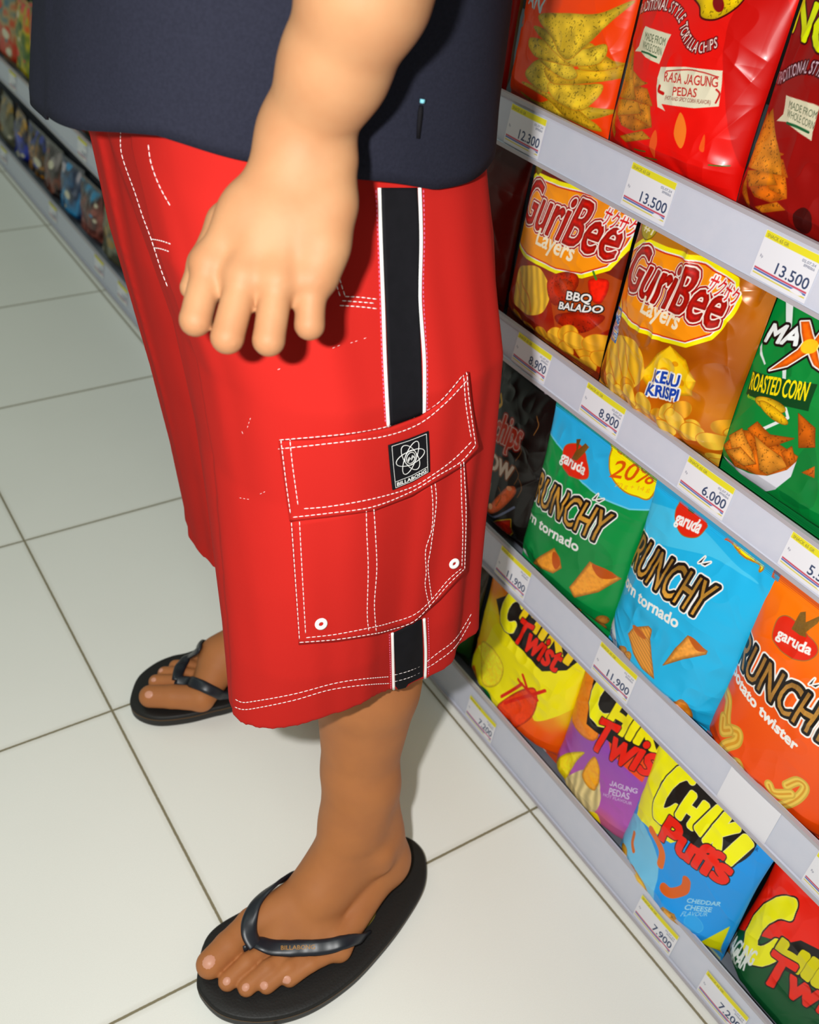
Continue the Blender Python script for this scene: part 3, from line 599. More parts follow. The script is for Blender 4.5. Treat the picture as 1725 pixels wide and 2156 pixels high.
def bag_crunchy_orange():
    c = Canvas(1.14*T, 15.1, 31.6, 26.2, 49.5, .05, K3); c.grad([(0, (214, 76, 20)), (.5, (226, 92, 24)), (1, (240, 128, 26))], .1)
    garuda(c, [(1495,395),(1515,348),(1560,350),(1640,420),(1700,490),(1690,530),(1640,540),(1560,500),(1500,440)], (1512,430), (1672,520), (1522,390))
    c.poly([(1600,330),(1620,330),(1632,375),(1690,350),(1680,385),(1640,420),(1650,440),(1615,430),(1575,400)], (160, 120, 56), tex='gold')
    c.text('CRUNCHY', (1215,470), (1800,940), (1260,350), (150, 112, 58), .03, out=[(.30, BLACK), (.48, WHITE)], tex='gold'); sprig(c, 1690, 650)
    c.text('potato twister', (1285,595), (1660,950), (1297,555), WHITE, .07)
    for P in ([(1270,690),(1300,720),(1310,790),(1330,840),(1380,860),(1380,900),(1330,920),(1310,960),(1350,1000),(1400,1000),(1400,1050)], [(1335,850),(1300,850),(1290,800)]): c.line(P, 1.25, (196, 160, 70)); c.line(P, .85, (222, 186, 90)); c.line(P, .3, (204, 150, 56))
    for P in ([(1480,1110),(1520,1160),(1580,1200),(1660,1180),(1700,1130),(1670,1095),(1620,1110)], [(1545,1100),(1570,1140),(1640,1150)]): c.line(P, 1.0, (200, 166, 74)); c.line(P, .65, (226, 194, 96)); c.line(P, .2, (204, 150, 56))
    return make_bag('potato_snack_bag', c, 'bright orange snack bag reading potato twister', G3, seed=101, side=(220, 90, 24), depth=.055, lean=.02)
def chiki(c, pts3, word, w0, w1, wt_, sub=(214, 36, 20)):
    c.text(word, w0, w1, wt_, sub, .13, out=[(.12, BLACK)])
def bag_twist_yellow():
    c = Canvas(1.12*T, -21.4, -2.0, 3.4, 24.0, .055, K3); c.grad([(0, (214, 70, 24)), (.22, (230, 100, 26)), (.42, (236, 190, 30)), (.6, (240, 220, 20)), (1, (226, 60, 24))], .12)
    c.poly([(100,480),(160,440),(200,360),(260,400),(420,560),(600,560),(620,700),(540,790),(420,820),(380,760),(250,740),(180,830),(90,700),(60,600)], (240, 226, 20), sm=True)
    c.poly([(180,250),(250,230),(560,560),(520,600),(430,590),(230,370)], BLACK, sm=False)
    c.text('C', (210,345), (275,400), (240,205), (246, 232, 20), .42, out=[(.06, (250, 244, 190)), (.18, BLACK)]); c.text('HIKI', (300,340), (520,570), (330,250), (246, 206, 40), .26, out=[(.1, BLACK)])
    c.text('Twist', (285,430), (480,600), (310,345), (214, 40, 20), .14, out=[(.11, BLACK)])
    c.line([(90,620),(120,560),(150,660),(200,760)], .7, (226, 110, 24)); c.poly([(250,760),(300,690),(400,660),(420,740),(380,820),(280,850)], (220, 70, 24), sm=True, tex='puff')
    for P in ([(270,690),(350,640)], [(290,720),(450,680)], [(330,620),(420,720)], [(350,600),(390,700)]): c.line(P, .45, (206, 40, 20))
    c.poly([(165,640),(230,690),(245,820),(190,760)], (20, 104, 50), sm=True); c.poly([(130,450),(200,470),(260,560),(240,640),(180,620)], (244, 214, 60), sm=True, tex='puff'); c.ell((400,975), .45, .4, 0, (232, 224, 214))
    return make_bag('corn_twist_bag', c, 'yellow and orange corn twist bag, far end of the bottom shelf by the shorts', G4, seed=111, side=(226, 90, 26), depth=.05, lean=.02)
def bag_twist_purple():
    c = Canvas(1.12*T, -2.4, 13.2, 3.4, 24.2, .055, K3); c.grad([(0, (206, 110, 60)), (.2, (176, 96, 170)), (.6, (150, 84, 176)), (.8, (226, 130, 30)), (1, (226, 130, 30))], .1)
    c.poly([(560,560),(640,580),(760,960),(900,1120),(960,940),(800,600),(600,520)], (224, 80, 24), sm=False); c.poly([(530,800),(560,650),(620,560),(700,900)], (226, 132, 40), sm=True, tex='puff')
    c.poly([(630,640),(700,640),(960,960),(930,1010),(800,960),(640,830)], BLACK, sm=False); c.text('C', (630,790), (740,850), (660,600), (246, 234, 20), .42, out=[(.06, (250, 244, 190)), (.18, BLACK)]); c.text('HIKI', (725,840), (960,1000), (760,740), (246, 228, 30), .26, out=[(.1, BLACK)])
    c.text('Twist', (660,930), (980,1130), (705,810), (220, 40, 20), .18, out=[(.10, BLACK)])
    c.poly([(500,1020),(540,970),(640,960),(600,1010),(560,1130),(520,1090)], (236, 206, 40), sm=True, tex='puff'); c.poly([(560,1100),(640,1040),(710,1080),(730,1220),(640,1230)], (222, 202, 150), sm=True, tex='wave')
    c.poly([(640,1060),(690,980),(720,1060),(700,1140)], (232, 160, 40), sm=True, tex='puff'); c.poly([(620,1240),(720,1230),(750,1320),(720,1350)], (236, 210, 40), sm=True)
    for i, (tx, a, b, t) in enumerate([('JAGUNG', (765,1120), (880,1172), (768,1098)), ('PEDAS', (765,1160), (850,1196), (768,1132)), ('HOT FLAVOUR', (742,1165), (860,1225), (744,1152))]): c.text(tx, a, b, t, (214, 200, 226), .02 if i < 2 else 0)
    return make_bag('corn_twist_bag', c, 'purple and orange corn twist bag half hidden beside the yellow and blue one', G4, seed=121, side=(170, 90, 160), depth=.05, lean=.02)
def bag_puffs():
    c = Canvas(1.10*T, 10.9, 27.7, 3.0, 24.2, .05, K4); c.fill((40, 150, 222))
    c.poly([(700,340),(860,250),(1000,440),(1000,700),(960,760),(760,520)], (150, 204, 226), sm=True, alpha=.8); c.poly([(850,-100),(1100,-100),(1300,120),(1220,330),(1060,370),(860,250)], (244, 234, 20), sm=False)
    c.poly([(700,380),(780,400),(870,540),(1000,760),(960,780),(800,700)], (90, 180, 220), sm=True, alpha=.6)
    c.poly([(1090,860),(1180,850),(1300,800),(1260,900),(1230,980),(1120,940)], (214, 210, 30), sm=False); c.text('60g', (1155,925), (1188,940), (1158,908), (80, 70, 20), 0)
    c.poly([(960,120),(1010,60),(1060,90),(1120,110),(1240,200),(1400,400),(1340,500),(1250,440),(1130,360),(1050,290),(980,260),(990,180)], BLACK, sm=True)
    c.text('C', (945,250), (1045,265), (1010,50), (248, 236, 20), .50, out=[(.06, (250, 246, 200)), (.20, BLACK)])
    for ch, a, b, t in (('H', (1070,250), (1140,310), (1110,165)), ('I', (1160,315), (1183,340), (1225,240)), ('K', (1205,375), (1270,450), (1262,275)), ('I', (1290,455), (1315,490), (1355,380))): c.text(ch, a, b, t, (248, 236, 20), .34, out=[(.06, (250, 246, 200)), (.22, BLACK)])
    c.text('Puffs', (1005,345), (1300,585), (1040,255), (220, 42, 20), .26, out=[(.12, BLACK)]); c.text('R', (1402,445), (1413,452), (1406,432), (14, 40, 90), 0)
    c.line([(960,310),(1000,370),(1020,420),(1015,470)], 1.0, (214, 112, 40)); c.line([(1045,575),(1080,600),(1130,590),(1140,550)], 1.15, (206, 100, 34)); c.line([(868,330),(868,370),(885,405)], .5, (200, 110, 50))
    c.poly([(800,430),(820,375),(860,410),(850,480),(820,490)], (226, 176, 60), sm=True, tex='puff'); c.poly([(1010,690),(1060,650),(1110,690),(1140,780),(1060,770),(980,730)], (222, 160, 50), sm=False, tex='chip')
    for i, (tx, a, b, t) in enumerate([('CHEDDAR', (1142,650), (1278,690), (1148,632)), ('CHEESE', (1136,680), (1240,712), (1142,660)), ('FLAVOUR', (1130,705), (1225,728), (1135,688))]): c.text(tx, a, b, t, (170, 216, 240), .02 if i < 2 else 0)
    c.ell((1180,750), 1.0, .9, 0, (40, 150, 222), out=[(.06, (120, 200, 236))], alpha=.6)
    # plain yellow puff shapes where the packet carries its picture
    c.ell((925,560), 1.7, 2.1, 20, (226, 182, 46), tex='puff', out=[(.08, (190, 120, 30))]); c.ell((960,650), 1.1, .8, -30, (206, 104, 40), tex='puff'); c.ell((890,480), 1.0, .7, 40, (214, 120, 44), tex='puff')
    return make_bag('corn_puff_bag', c, 'blue corn puff bag with yellow CHIKI lettering and yellow corners', G4, seed=131, side=(40, 140, 206), depth=.055, lean=.02)
def bag_twist_green():
    c = Canvas(1.10*T, 27.0, 43.2, 3.0, 21.6, .055, K4); c.fill((216, 40, 20))
    c.poly([(1180,840),(1330,830),(1480,860),(1600,910),(1725,960),(1900,1100),(1900,2400),(1100,2400),(1100,900)], (14, 74, 40), sm=False)
    c.poly([(1500,880),(1600,880),(1900,1060),(1900,1160),(1700,1080),(1480,960)], BLACK, sm=False); c.text('C', (1345,960), (1500,940), (1375,735), (232, 228, 24), .62, out=[(.06, (240, 236, 150)), (.20, BLACK)])
    c.text('HIKI', (1500,930), (1850,1180), (1530,870), (206, 196, 30), .34, out=[(.16, BLACK)]); c.text('Twist', (1440,1030), (1900,1330), (1495,915), (216, 44, 20), .22, out=[(.13, BLACK)])
    c.text('JAGUNG', (1245,900), (1400,975), (1262,845), (232, 236, 232), .05); c.text('BAKAR', (1250,930), (1375,990), (1262,885), (232, 236, 232), .05); c.text('GRILLED CORN', (1290,945), (1340,985), (1292,935), (200, 210, 204), 0)
    for P in ([(1360,1110),(1390,1090),(1400,1130),(1380,1170)], [(1390,1140),(1450,1150)], [(1400,1210),(1480,1190)], [(1380,1180),(1400,1240),(1480,1240)]): c.line(P, .75, (222, 182, 40)); c.line(P, .35, (240, 210, 70))
    for P in ([(1260,1010),(1300,1060),(1330,1140),(1360,1240)], [(1290,1010),(1340,1080),(1370,1170)]): c.line(P, .45, (196, 170, 130))
    return make_bag('corn_twist_bag', c, 'red and dark green corn twist bag nearest the camera on the bottom shelf', G4, seed=143, side=(200, 40, 22), depth=.055, wr=1.8, lean=.03, xoff=.016)
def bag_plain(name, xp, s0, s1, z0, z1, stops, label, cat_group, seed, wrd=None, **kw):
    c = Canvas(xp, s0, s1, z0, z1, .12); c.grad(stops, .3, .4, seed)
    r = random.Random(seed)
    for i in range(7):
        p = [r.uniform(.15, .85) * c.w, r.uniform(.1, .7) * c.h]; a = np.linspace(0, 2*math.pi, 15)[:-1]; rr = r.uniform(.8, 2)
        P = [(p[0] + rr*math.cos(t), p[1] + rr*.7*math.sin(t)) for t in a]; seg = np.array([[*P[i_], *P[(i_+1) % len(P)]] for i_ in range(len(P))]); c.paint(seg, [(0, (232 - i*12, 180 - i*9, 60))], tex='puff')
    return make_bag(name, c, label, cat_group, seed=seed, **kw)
for f in (bag_orange_tortilla, bag_red_tortilla, bag_darkred_tortilla, bag_bbq, bag_keju, bag_keju2, bag_maxi, bag_pizza, bag_black, bag_crunchy_green, bag_crunchy_blue, bag_crunchy_blue2, bag_crunchy_orange,
          bag_twist_yellow, bag_twist_purple, bag_puffs, bag_twist_green): f()
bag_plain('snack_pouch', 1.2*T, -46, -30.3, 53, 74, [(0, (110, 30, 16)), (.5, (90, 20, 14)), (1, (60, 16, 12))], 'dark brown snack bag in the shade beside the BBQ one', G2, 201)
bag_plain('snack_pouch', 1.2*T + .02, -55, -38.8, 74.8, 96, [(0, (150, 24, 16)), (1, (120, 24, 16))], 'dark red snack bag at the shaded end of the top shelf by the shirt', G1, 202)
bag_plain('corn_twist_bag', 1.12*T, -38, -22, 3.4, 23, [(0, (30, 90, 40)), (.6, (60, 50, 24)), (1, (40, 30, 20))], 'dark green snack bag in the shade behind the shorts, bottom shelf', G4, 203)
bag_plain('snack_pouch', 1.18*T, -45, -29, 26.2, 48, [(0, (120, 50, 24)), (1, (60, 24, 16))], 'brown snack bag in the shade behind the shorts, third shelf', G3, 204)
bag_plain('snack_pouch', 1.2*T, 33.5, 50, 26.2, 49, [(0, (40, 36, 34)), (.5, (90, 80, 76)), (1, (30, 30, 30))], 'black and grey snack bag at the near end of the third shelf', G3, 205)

# ------------------------------------------------------------------ price labels
def price_label(k, px, py, num, label, plain=False, fold=0.0, y=None, ztop=None):
    """px,py: top left corner in the photo; laid on the sloping face of rail k"""
    p = onX(px, py, XR[k] - .002) if y is None else np.array([0, y, ztop]); Hm = {1: 4.0, 2: 3.5, 3: 4.2, 4: 3.7}[k]; p = np.array([XR[k], p[1], min(max(p[2], ZB[k] + Hm/100 + .004), ZT[k] - .003)])
    Wc, Hc = 6.0, {1: 4.0, 2: 3.5, 3: 4.2, 4: 3.7}[k]
    if plain: Wc, Hc = 6.4, 4.6
    res = .045; nx, ny = int(Wc / res), int(Hc / res)
    cv = Canvas.__new__(Canvas); cv.w, cv.h, cv.nx, cv.ny, cv.r = Wc, Hc, nx, ny, res
    cv.X, cv.Y = np.meshgrid(np.linspace(0, Wc, nx+1), np.linspace(0, Hc, ny+1), indexing='ij'); cv.c = np.ones((nx+1, ny+1, 3)) * np.array([228, 226, 232]) / 255.
    cv.L = lambda q: np.array(q, float)
    if not plain:
        R_ = lambda x0, y0, x1, y1, c, a=1.0: cv.poly([(x0, y0), (x1, y0), (x1, y1), (x0, y1)], c, alpha=a)
        R_(0.05, Hc - .62, Wc - .05, Hc - .02, (226, 214, 40))
        cv.text('SNACK 65 GR', (.25, Hc - .50), (2.6, Hc - .50), (.25, Hc - .22), (120, 112, 60), 0)
        cv.text('02.07.24', (4.3, Hc - 1.02), (5.7, Hc - 1.02), (4.3, Hc - .80), (90, 96, 120), 0); cv.text('8998866', (4.6, Hc - 1.34), (5.7, Hc - 1.34), (4.6, Hc - 1.12), (90, 96, 120), 0)
        cv.text(num, (5.75 - .58 * len(num), 1.05), (5.7, 1.05), (5.75 - .58 * len(num), 1.98), (52, 66, 100), .015)
        cv.text('Rp', (.3, 1.75), (.6, 1.75), (.3, 2.0), (120, 120, 140), 0)
        R_(.15, .76, Wc - .2, .90, (196, 70, 90)); R_(.15, .58, Wc - .2, .72, (84, 104, 170)); R_(.15, .34, Wc - .2, .46, (214, 200, 90))
        cv.poly([(4.3, .42), (5.2, .36), (5.5, .62), (4.6, .72)], (232, 228, 234), sm=True); 
    u = cv.X / 100; v = cv.Y / 100
    zt = p[2]; yy = p[1] - u; zz = zt - Hc / 100 + v
    xx = XR[k] - LEAN * (ZT[k] - zz) / (ZT[k] - ZB[k]) - .0012 - .0006 * np.sin(u / (Wc/100) * math.pi)
    V = np.stack([xx, yy, zz], -1).reshape(-1, 3); Vb = V + np.array([.0004, 0, 0]); n = len(V)
    F = np.concatenate([grid_faces(nx, ny), grid_faces(nx, ny, True) + n])
    me = np_mesh('price_label', np.concatenate([V, Vb]), F, np.concatenate([lin(np.clip(cv.c, 0, 1) * 255).reshape(-1, 3)] * 2))
    me.transform(Matrix.Translation(-Vector(p))); o = link('price_label', me, M_PAPER); o.location = p
    tag(o, label, 'price label', 'paper price labels in the shelf rails')
PL = [(1, 1078, 224, '12.300', 'paper price label 12.300 half in shade on the top rail'),
      (1, 1333, 340, '13.500', 'price label 13.500 on the top rail below the bright red bag'),
      (1, 1613, 492, '13.500', 'price label 13.500 on the top rail above the green bag'),
      (2, 1092, 703, '8.900', 'price label 8.900 below the brown chip bag, nearest the shorts'),
      (2, 1235, 818, '8.900', 'price label 8.900 above the blue and green snack bag'),
      (2, 1445, 980, '6.000', 'price label 6.000 below the green bag bowl picture'),
      (2, 1658, 1148, '5.500', 'price label 5.500 above the orange snack bag'),
      (3, 1055, 1157, '11.900', 'price label 11.900 beside the shorts pocket'),
      (3, 1262, 1366, '11.900', 'price label 11.900 below the sky blue snack bag'),
      (3, 1712, 1815, '11.900', 'price label cut by the right edge of the photo, third rail'),
      (4, 992, 1463, '7.200', 'price label 7.200 on the lowest rail by the shorts hem'),
      (4, 1350, 1893, '7.900', 'price label 7.900 on the lowest rail below the blue puff bag'),
      (4, 1490, 2045, '7.200', 'price label 7.200 on the lowest rail at the bottom edge of the photo')]
for a in PL: price_label(*a)
price_label(3, 1533, 1632, '', 'blank white price label stuck across the third rail', plain=True)
for i, (k, px, py) in enumerate([(4, 5, 325), (4, 108, 450), (4, 205, 575), (4, 255, 650), (3, 22, 158), (3, 165, 282)]):
    p = onX(px, py, XR[k]); 
    price_label(k, 0, 0, '6.500', ['yellow topped price label on the far lowest rail, %s' % s for s in ('cut by the left photo edge', 'second from the left edge', 'third from the left edge', 'nearest the shorts')][i] if i < 4 else
                ['yellow topped price label on the far third rail, at the left photo edge', 'yellow topped price label on far third rail below shirt hem'][i-4], y=p[1], ztop=ZT[k] - .006)

# ------------------------------------------------------------------ small packets further along the shelves
def packet(k, y, wd, ht, c1, c2, c3, seed, label, group):
    s0 = -y * 100 - wd / 2; z0 = (ZT[k] - .030) * 100
    c = Canvas(XR[k] + .024, s0, s0 + wd, z0, z0 + ht, .30); c.grad([(0, c1), (.35, c2), (.7, c1), (1, c3)], .6, .5, seed)
    r = random.Random(seed)
    for i in range(6):
        p = [r.uniform(.1, .9) * wd, r.uniform(.1, .9) * ht]; a = np.linspace(0, 2*math.pi, 11)[:-1]; rr = r.uniform(.5, 2.2)
        P = [(p[0] + rr*math.cos(t), p[1] + rr*.6*math.sin(t)) for t in a]; seg = np.array([[*P[q], *P[(q+1) % len(P)]] for q in range(len(P))]); c.paint(seg, [(0, [c3, c2, (222, 214, 190)][i % 3])])
    return make_bag('snack_packet', c, label, group, depth=.045, seed=seed, side=c1, lean=r.uniform(0, .03), yaw=r.uniform(-.12, .12), material=M_FOIL if k == 4 else M_PRINT)
pal3 = [((206, 60, 40), (226, 200, 40), (40, 120, 60)), ((190, 170, 40), (60, 90, 40), (214, 60, 40)), ((176, 150, 110), (190, 60, 40), (90, 120, 130)), ((30, 50, 30), (200, 60, 40), (214, 190, 40)), ((214, 90, 50), (190, 170, 120), (40, 60, 40))]
pal4 = [((16, 20, 60), (40, 60, 170), (200, 150, 40)), ((20, 16, 20), (190, 130, 40), (40, 60, 150)), ((30, 20, 20), (120, 60, 40), (150, 140, 140)), ((14, 30, 60), (60, 150, 200), (190, 180, 190)), ((60, 24, 20), (150, 90, 80), (60, 140, 180)), ((80, 76, 60), (120, 120, 100), (150, 120, 40))]
cname3 = ['red and yellow', 'olive yellow', 'tan and red', 'dark green and red', 'orange and cream']; cname4 = ['navy blue', 'black and gold', 'dark brown', 'blue and silver', 'maroon and blue', 'grey green']
ordw = ['first', 'second', 'third', 'fourth', 'fifth', 'sixth', 'seventh', 'eighth', 'ninth', 'tenth', 'eleventh', 'twelfth', 'thirteenth', 'fourteenth', 'fifteenth', 'sixteenth', 'seventeenth', 'eighteenth', 'nineteenth']
n3 = 0; y = .56
while y < 3.1:
    a, b, c_ = pal3[n3 % 5]; packet(3, y, 15, 19 + (n3 * 7) % 4, a, b, c_, 300 + n3, '%s packet, %s from the shorts on the far third shelf' % (cname3[n3 % 5], ordw[n3]), 'snack packets on the far third shelf'); y += .155; n3 += 1
n4 = 0; y = 0.54
while y < 2.85:
    a, b, c_ = pal4[(n4 * 5 + 1) % 6]; packet(4, y, 13.5, 14 + (n4 * 5) % 5, a, b, c_, 400 + n4, '%s foil packet, %s from the shorts on the far bottom shelf' % (cname4[(n4 * 5 + 1) % 6], ordw[n4]), 'dark foil packets on the far bottom shelf'); y += .14; n4 += 1
for i, y in enumerate((1.24, 1.40, 1.56, 1.72, 1.88, 2.04, 2.2, 2.36, 2.52, 2.68, 2.84)):
    a, b, c_ = pal3[(i * 2) % 5]; packet(2, y, 15, 19, a, b, c_, 500 + i, '%s snack packet on the far second shelf, %s from the shirt' % (cname3[(i * 2) % 5], ordw[i]), 'snack packets on the far second shelf')
# ------------------------------------------------------------------ organic surfaces
class Field:
    def __init__(s, lo, hi, h):
        s.lo = np.array(lo, float); s.h = h; s.n = np.ceil((np.array(hi) - s.lo) / h).astype(int) + 1
        s.v = np.full(tuple(s.n), 1.0, np.float32)
        s.ax = [s.lo[i] + h * np.arange(s.n[i]) for i in range(3)]
    def box(s, lo, hi):
        a = np.clip(np.floor((np.array(lo) - s.lo) / s.h).astype(int), 0, s.n); b = np.clip(np.ceil((np.array(hi) - s.lo) / s.h).astype(int) + 1, 0, s.n)
        W = tuple(slice(i, j) for i, j in zip(a, b)); G = np.meshgrid(*[s.ax[i][W[i]] for i in range(3)], indexing='ij'); return W, G
    def smin(s, W, d, k):
        v = s.v[W]
        h = np.clip(0.5 + 0.5 * (v - d) / k, 0, 1); s.v[W] = v * (1 - h) + d * h - k * h * (1 - h)
    def cap(s, a, b, ra, rb, k=0.004, flat=None):
        """tapered limb; flat=(axis, factor) squashes it along that axis"""
        a, b = np.asarray(a, float), np.asarray(b, float); m = max(ra, rb) * (1.0) + 3 * k + .004
        W, G = s.box(np.minimum(a, b) - m, np.maximum(a, b) + m)
        if G[0].size == 0: return
        p = np.stack(G, -1) - a; ab = b - a; t = np.clip((p @ ab) / (ab @ ab + 1e-12), 0, 1); q = p - t[..., None] * ab
        if flat is not None:
            n = np.asarray(flat[0], float); n = n / np.linalg.norm(n); c = (q @ n)[..., None]; q = q + c * n * (flat[1] - 1)
        s.smin(W, np.sqrt((q*q).sum(-1)) - (ra + (rb - ra) * t), k)
    def chain(s, pts, rs, k=0.004, flat=None):
        for i in range(len(pts) - 1): s.cap(pts[i], pts[i+1], rs[i], rs[i+1], k, flat)
    def cut(s, a, b, r, k=.002):
        a, b = np.asarray(a, float), np.asarray(b, float); m = r + 3*k + .003
        W, G = s.box(np.minimum(a, b) - m, np.maximum(a, b) + m)
        if G[0].size == 0: return
        p = np.stack(G, -1) - a; ab = b - a; t = np.clip((p @ ab) / (ab @ ab + 1e-12), 0, 1); q = p - t[..., None] * ab
        d = -(np.sqrt((q*q).sum(-1)) - r); v = s.v[W]; h = np.clip(0.5 - 0.5 * (v - d) / k, 0, 1); s.v[W] = v * (1 - h) + d * h + k * h * (1 - h)
    def surf(s):
        v = s.v; ins = v < 0; n = v.shape
        I = [slice(0, -1), slice(1, None)]
        cnt = sum(ins[I[a], I[b], I[c]].astype(np.int8) for a in (0, 1) for b in (0, 1) for c in (0, 1))
        act = (cnt > 0) & (cnt < 8); ids = np.full(act.shape, -1, np.int32); cells = np.argwhere(act); ids[act] = np.arange(len(cells))
        P = np.zeros((len(cells), 3)); C = np.zeros(len(cells))
        cor = [(a, b, c) for a in (0, 1) for b in (0, 1) for c in (0, 1)]
        val = {c: v[cells[:, 0] + c[0], cells[:, 1] + c[1], cells[:, 2] + c[2]] for c in cor}
        for c in cor:
            for ax in range(3):
                if c[ax]: continue
                d = tuple(1 if i == ax else c[i] for i in range(3)); A, B = val[c], val[d]; m = (A < 0) != (B < 0)
                t = np.where(m, A / np.where(m, A - B, 1), 0); pt = np.array(c, float)[None].repeat(len(cells), 0); pt[:, ax] += t
                P[m] += pt[m]; C[m] += 1
        V = s.lo + (cells + P / C[:, None]) * s.h
        F = []
        for ax in range(3):
            o = [i for i in range(3) if i != ax]
            sl0 = [slice(1, -1)] * 3; sl0[ax] = slice(0, -1); sl1 = [slice(1, -1)] * 3; sl1[ax] = slice(1, None)
            a, b = ins[tuple(sl0)], ins[tuple(sl1)]; e = np.argwhere(a != b); st = a[tuple(e.T)]
            e = e.copy(); e[:, o[0]] += 1; e[:, o[1]] += 1
            def idx(d0, d1):
                q = e.copy(); q[:, o[0]] -= d0; q[:, o[1]] -= d1; return ids[q[:, 0], q[:, 1], q[:, 2]]
            f = np.stack([idx(1, 1), idx(0, 1), idx(0, 0), idx(1, 0)], 1)
            flip = st if ax != 1 else ~st
            f[~flip] = f[~flip][:, ::-1]; F.append(f)
        return V, np.concatenate(F)
def smooth_mesh(V, F, it, lam=.5):
    E_ = np.concatenate([F[:, [0, 1]], F[:, [1, 2]], F[:, [2, 3]], F[:, [3, 0]]]); n = len(V)
    for _ in range(it):
        for l in (lam, -lam * 1.02):
            S = np.zeros_like(V); c = np.bincount(E_[:, 0], minlength=n) + np.bincount(E_[:, 1], minlength=n)
            for k in range(3): S[:, k] = np.bincount(E_[:, 0], V[E_[:, 1], k], n) + np.bincount(E_[:, 1], V[E_[:, 0], k], n)
            V = V + l * (S / np.maximum(c, 1)[:, None] - V)
    return V

# ------------------------------------------------------------------ the shopper: limbs
U = lambda x, y, z: np.array([x, y, z]) * T
PERS = empty('person', U(.40, .45, 0), 'person in navy shirt, red cargo shorts and black flip-flops with back to the snack shelves', 'person')
skin = Field((-0.14, -0.20, 0.0), (0.42, 0.50, 1.34), 0.0020)
# near (left) leg
skin.chain([U(.36,.15,1.25), U(.40,.10,.80), U(.380,.07,.5), U(.378,.05,.33)], [.060, .052, .038, .035], .012)
skin.chain([U(.43,.13,1.05), U(.435,.10,.75), U(.40,.07,.50)], [.050, .040, .030], .010)
skin.cap(U(.372,.05,.33), onY(766, 1742, .018), .036, .034, .006)
# far (right) leg
skin.chain([U(.40,.70,1.25), U(.47,.78,.80), U(.50,.86,.45), U(.52,.88,.26)], [.062, .056, .040, .034], .006)
def foot(heel, toes, balls, inst, zs=.022, ank=None):
    """heel, ball and toe points on the sole; toes ordered big to little"""
    rt = [.0150, .0102, .0098, .0094, .0090]; rb = [.0178, .0122, .0114, .0110, .0112]
    skin.cap(heel + [0, 0, .027], ank, .0280, .033, .016)
    skin.cap(heel + [0, 0, .023], balls[4] + [0, 0, .012], .0255, .0118, .010); skin.cap(heel + [0, 0, .03], inst + [0, 0, -.012], .028, .021, .018); skin.cap(inst + [0, 0, -.004], balls[1] + [0, 0, .010], .026, .0115, .014); skin.cap(inst + [0, 0, -.006], balls[3] + [0, 0, .008], .025, .0100, .014)
    for i in range(5):
        b = balls[i] + [0, 0, zs - .022 + rb[i]]; t = toes[i] + [0, 0, zs - .022 + rt[i]]
        skin.cap(inst + [0, 0, -.004 * i], b, .029 - .0018 * i, rb[i], .010)
        skin.cap(ank + [0, 0, -.018], inst + [0, 0, .0], .033, .0225, .014)
        mid = b * .42 + t * .58 + np.array([0, 0, .0045 if i else .001])
        skin.cap(b, mid, rb[i] * (.84 if i else .95), rt[i] * (.93 if i else 1.05), .0032); skin.cap(mid, t, rt[i] * (.93 if i else 1.05), rt[i], .0026)
Z = .018
sole = lambda px, py, zc: onZ(px, py, Z + zc) - np.array([0, 0, zc])
Ltoes = [sole(443, 2030, .015), sole(480, 2066, .010), sole(520, 2078, .010), sole(562, 2074, .009), sole(610, 2060, .009)]
Lballs = [sole(532, 1945, .018), sole(575, 1985, .013), sole(622, 2000, .012), sole(668, 2002, .012), sole(714, 1998, .012)]
Lheel = sole(803, 1812, .026); Lank = onY(766, 1742, .018); Linst = onZ(668, 1880, .058)
foot(Lheel, Ltoes, Lballs, Linst, ank=Lank)
skin.cap(U(.40,-.040,.235), U(.40,-.045,.215), .012, .011, .016)       # ankle bone
skin.cap(U(.39,.05,.44), Linst + [.010, .002, .006], .033, .021, .024)
skin.cap(Lheel + [.002, 0, .035], U(.440,.06,.42), .024, .020, .016)     # tendon
for sgn, a in ((0, (790, 1700)),): pass
# far foot: built from the near one, mirrored
Rtoes = [sole(317, 1466, .015), sole(329, 1436, .010), sole(347, 1418, .010), sole(370, 1404, .009), sole(397, 1392, .009)]
Rballs = [sole(424, 1470, .018), sole(424, 1444, .013), sole(430, 1426, .012), sole(440, 1410, .012), sole(452, 1398, .012)]
foot(U(.70, .93, 0) + [0, 0, Z], Rtoes, Rballs, U(.37, .93, .14), ank=U(.57, .90, .26))
# hand: points at camera depth
D = lambda px, py, d: atD(px, py, d)
vw = -raydir(570, 500) / np.linalg.norm(raydir(570, 500))       # towards the viewer
WR = D(640, 318, .640)
MC = [D(440, 560, .638), D(512, 588, .632), D(584, 594, .632), D(656, 592, .638)]
PIP = [D(412, 674, .634), D(479, 710, .628), D(566, 716, .630), D(652, 684, .640)]
DIP = [D(421, 668, .664), D(488, 700, .660), D(572, 704, .661), D(655, 676, .666)]
TIP = [D(424, 640, .682), D(494, 668, .680), D(574, 672, .681), D(662, 650, .682)]
rM = [.0117, .0118, .0116, .0109]; rP = [.0100, .0102, .0099, .0094]; 
for i in range(4):
    w0 = WR + (MC[i] - WR) * .12 + (np.array(MC[1]) - MC[2]) * (1.0 - i) * .02
    skin.cap(w0, MC[i] - (MC[i] - WR) * .04, .0195, rM[i] + .0008, .008, (vw, 1.25))
    skin.cap(MC[i] + vw * .002, MC[i] + vw * .0022 + (MC[i] - WR) * .01, .0080, .0080, .012)      # knuckle
    skin.cap(MC[i], PIP[i], rM[i] - .0016, rP[i], .0018); skin.cap(PIP[i], DIP[i], rP[i], .0086, .001); skin.cap(DIP[i], TIP[i], .0084, .0072, .001)
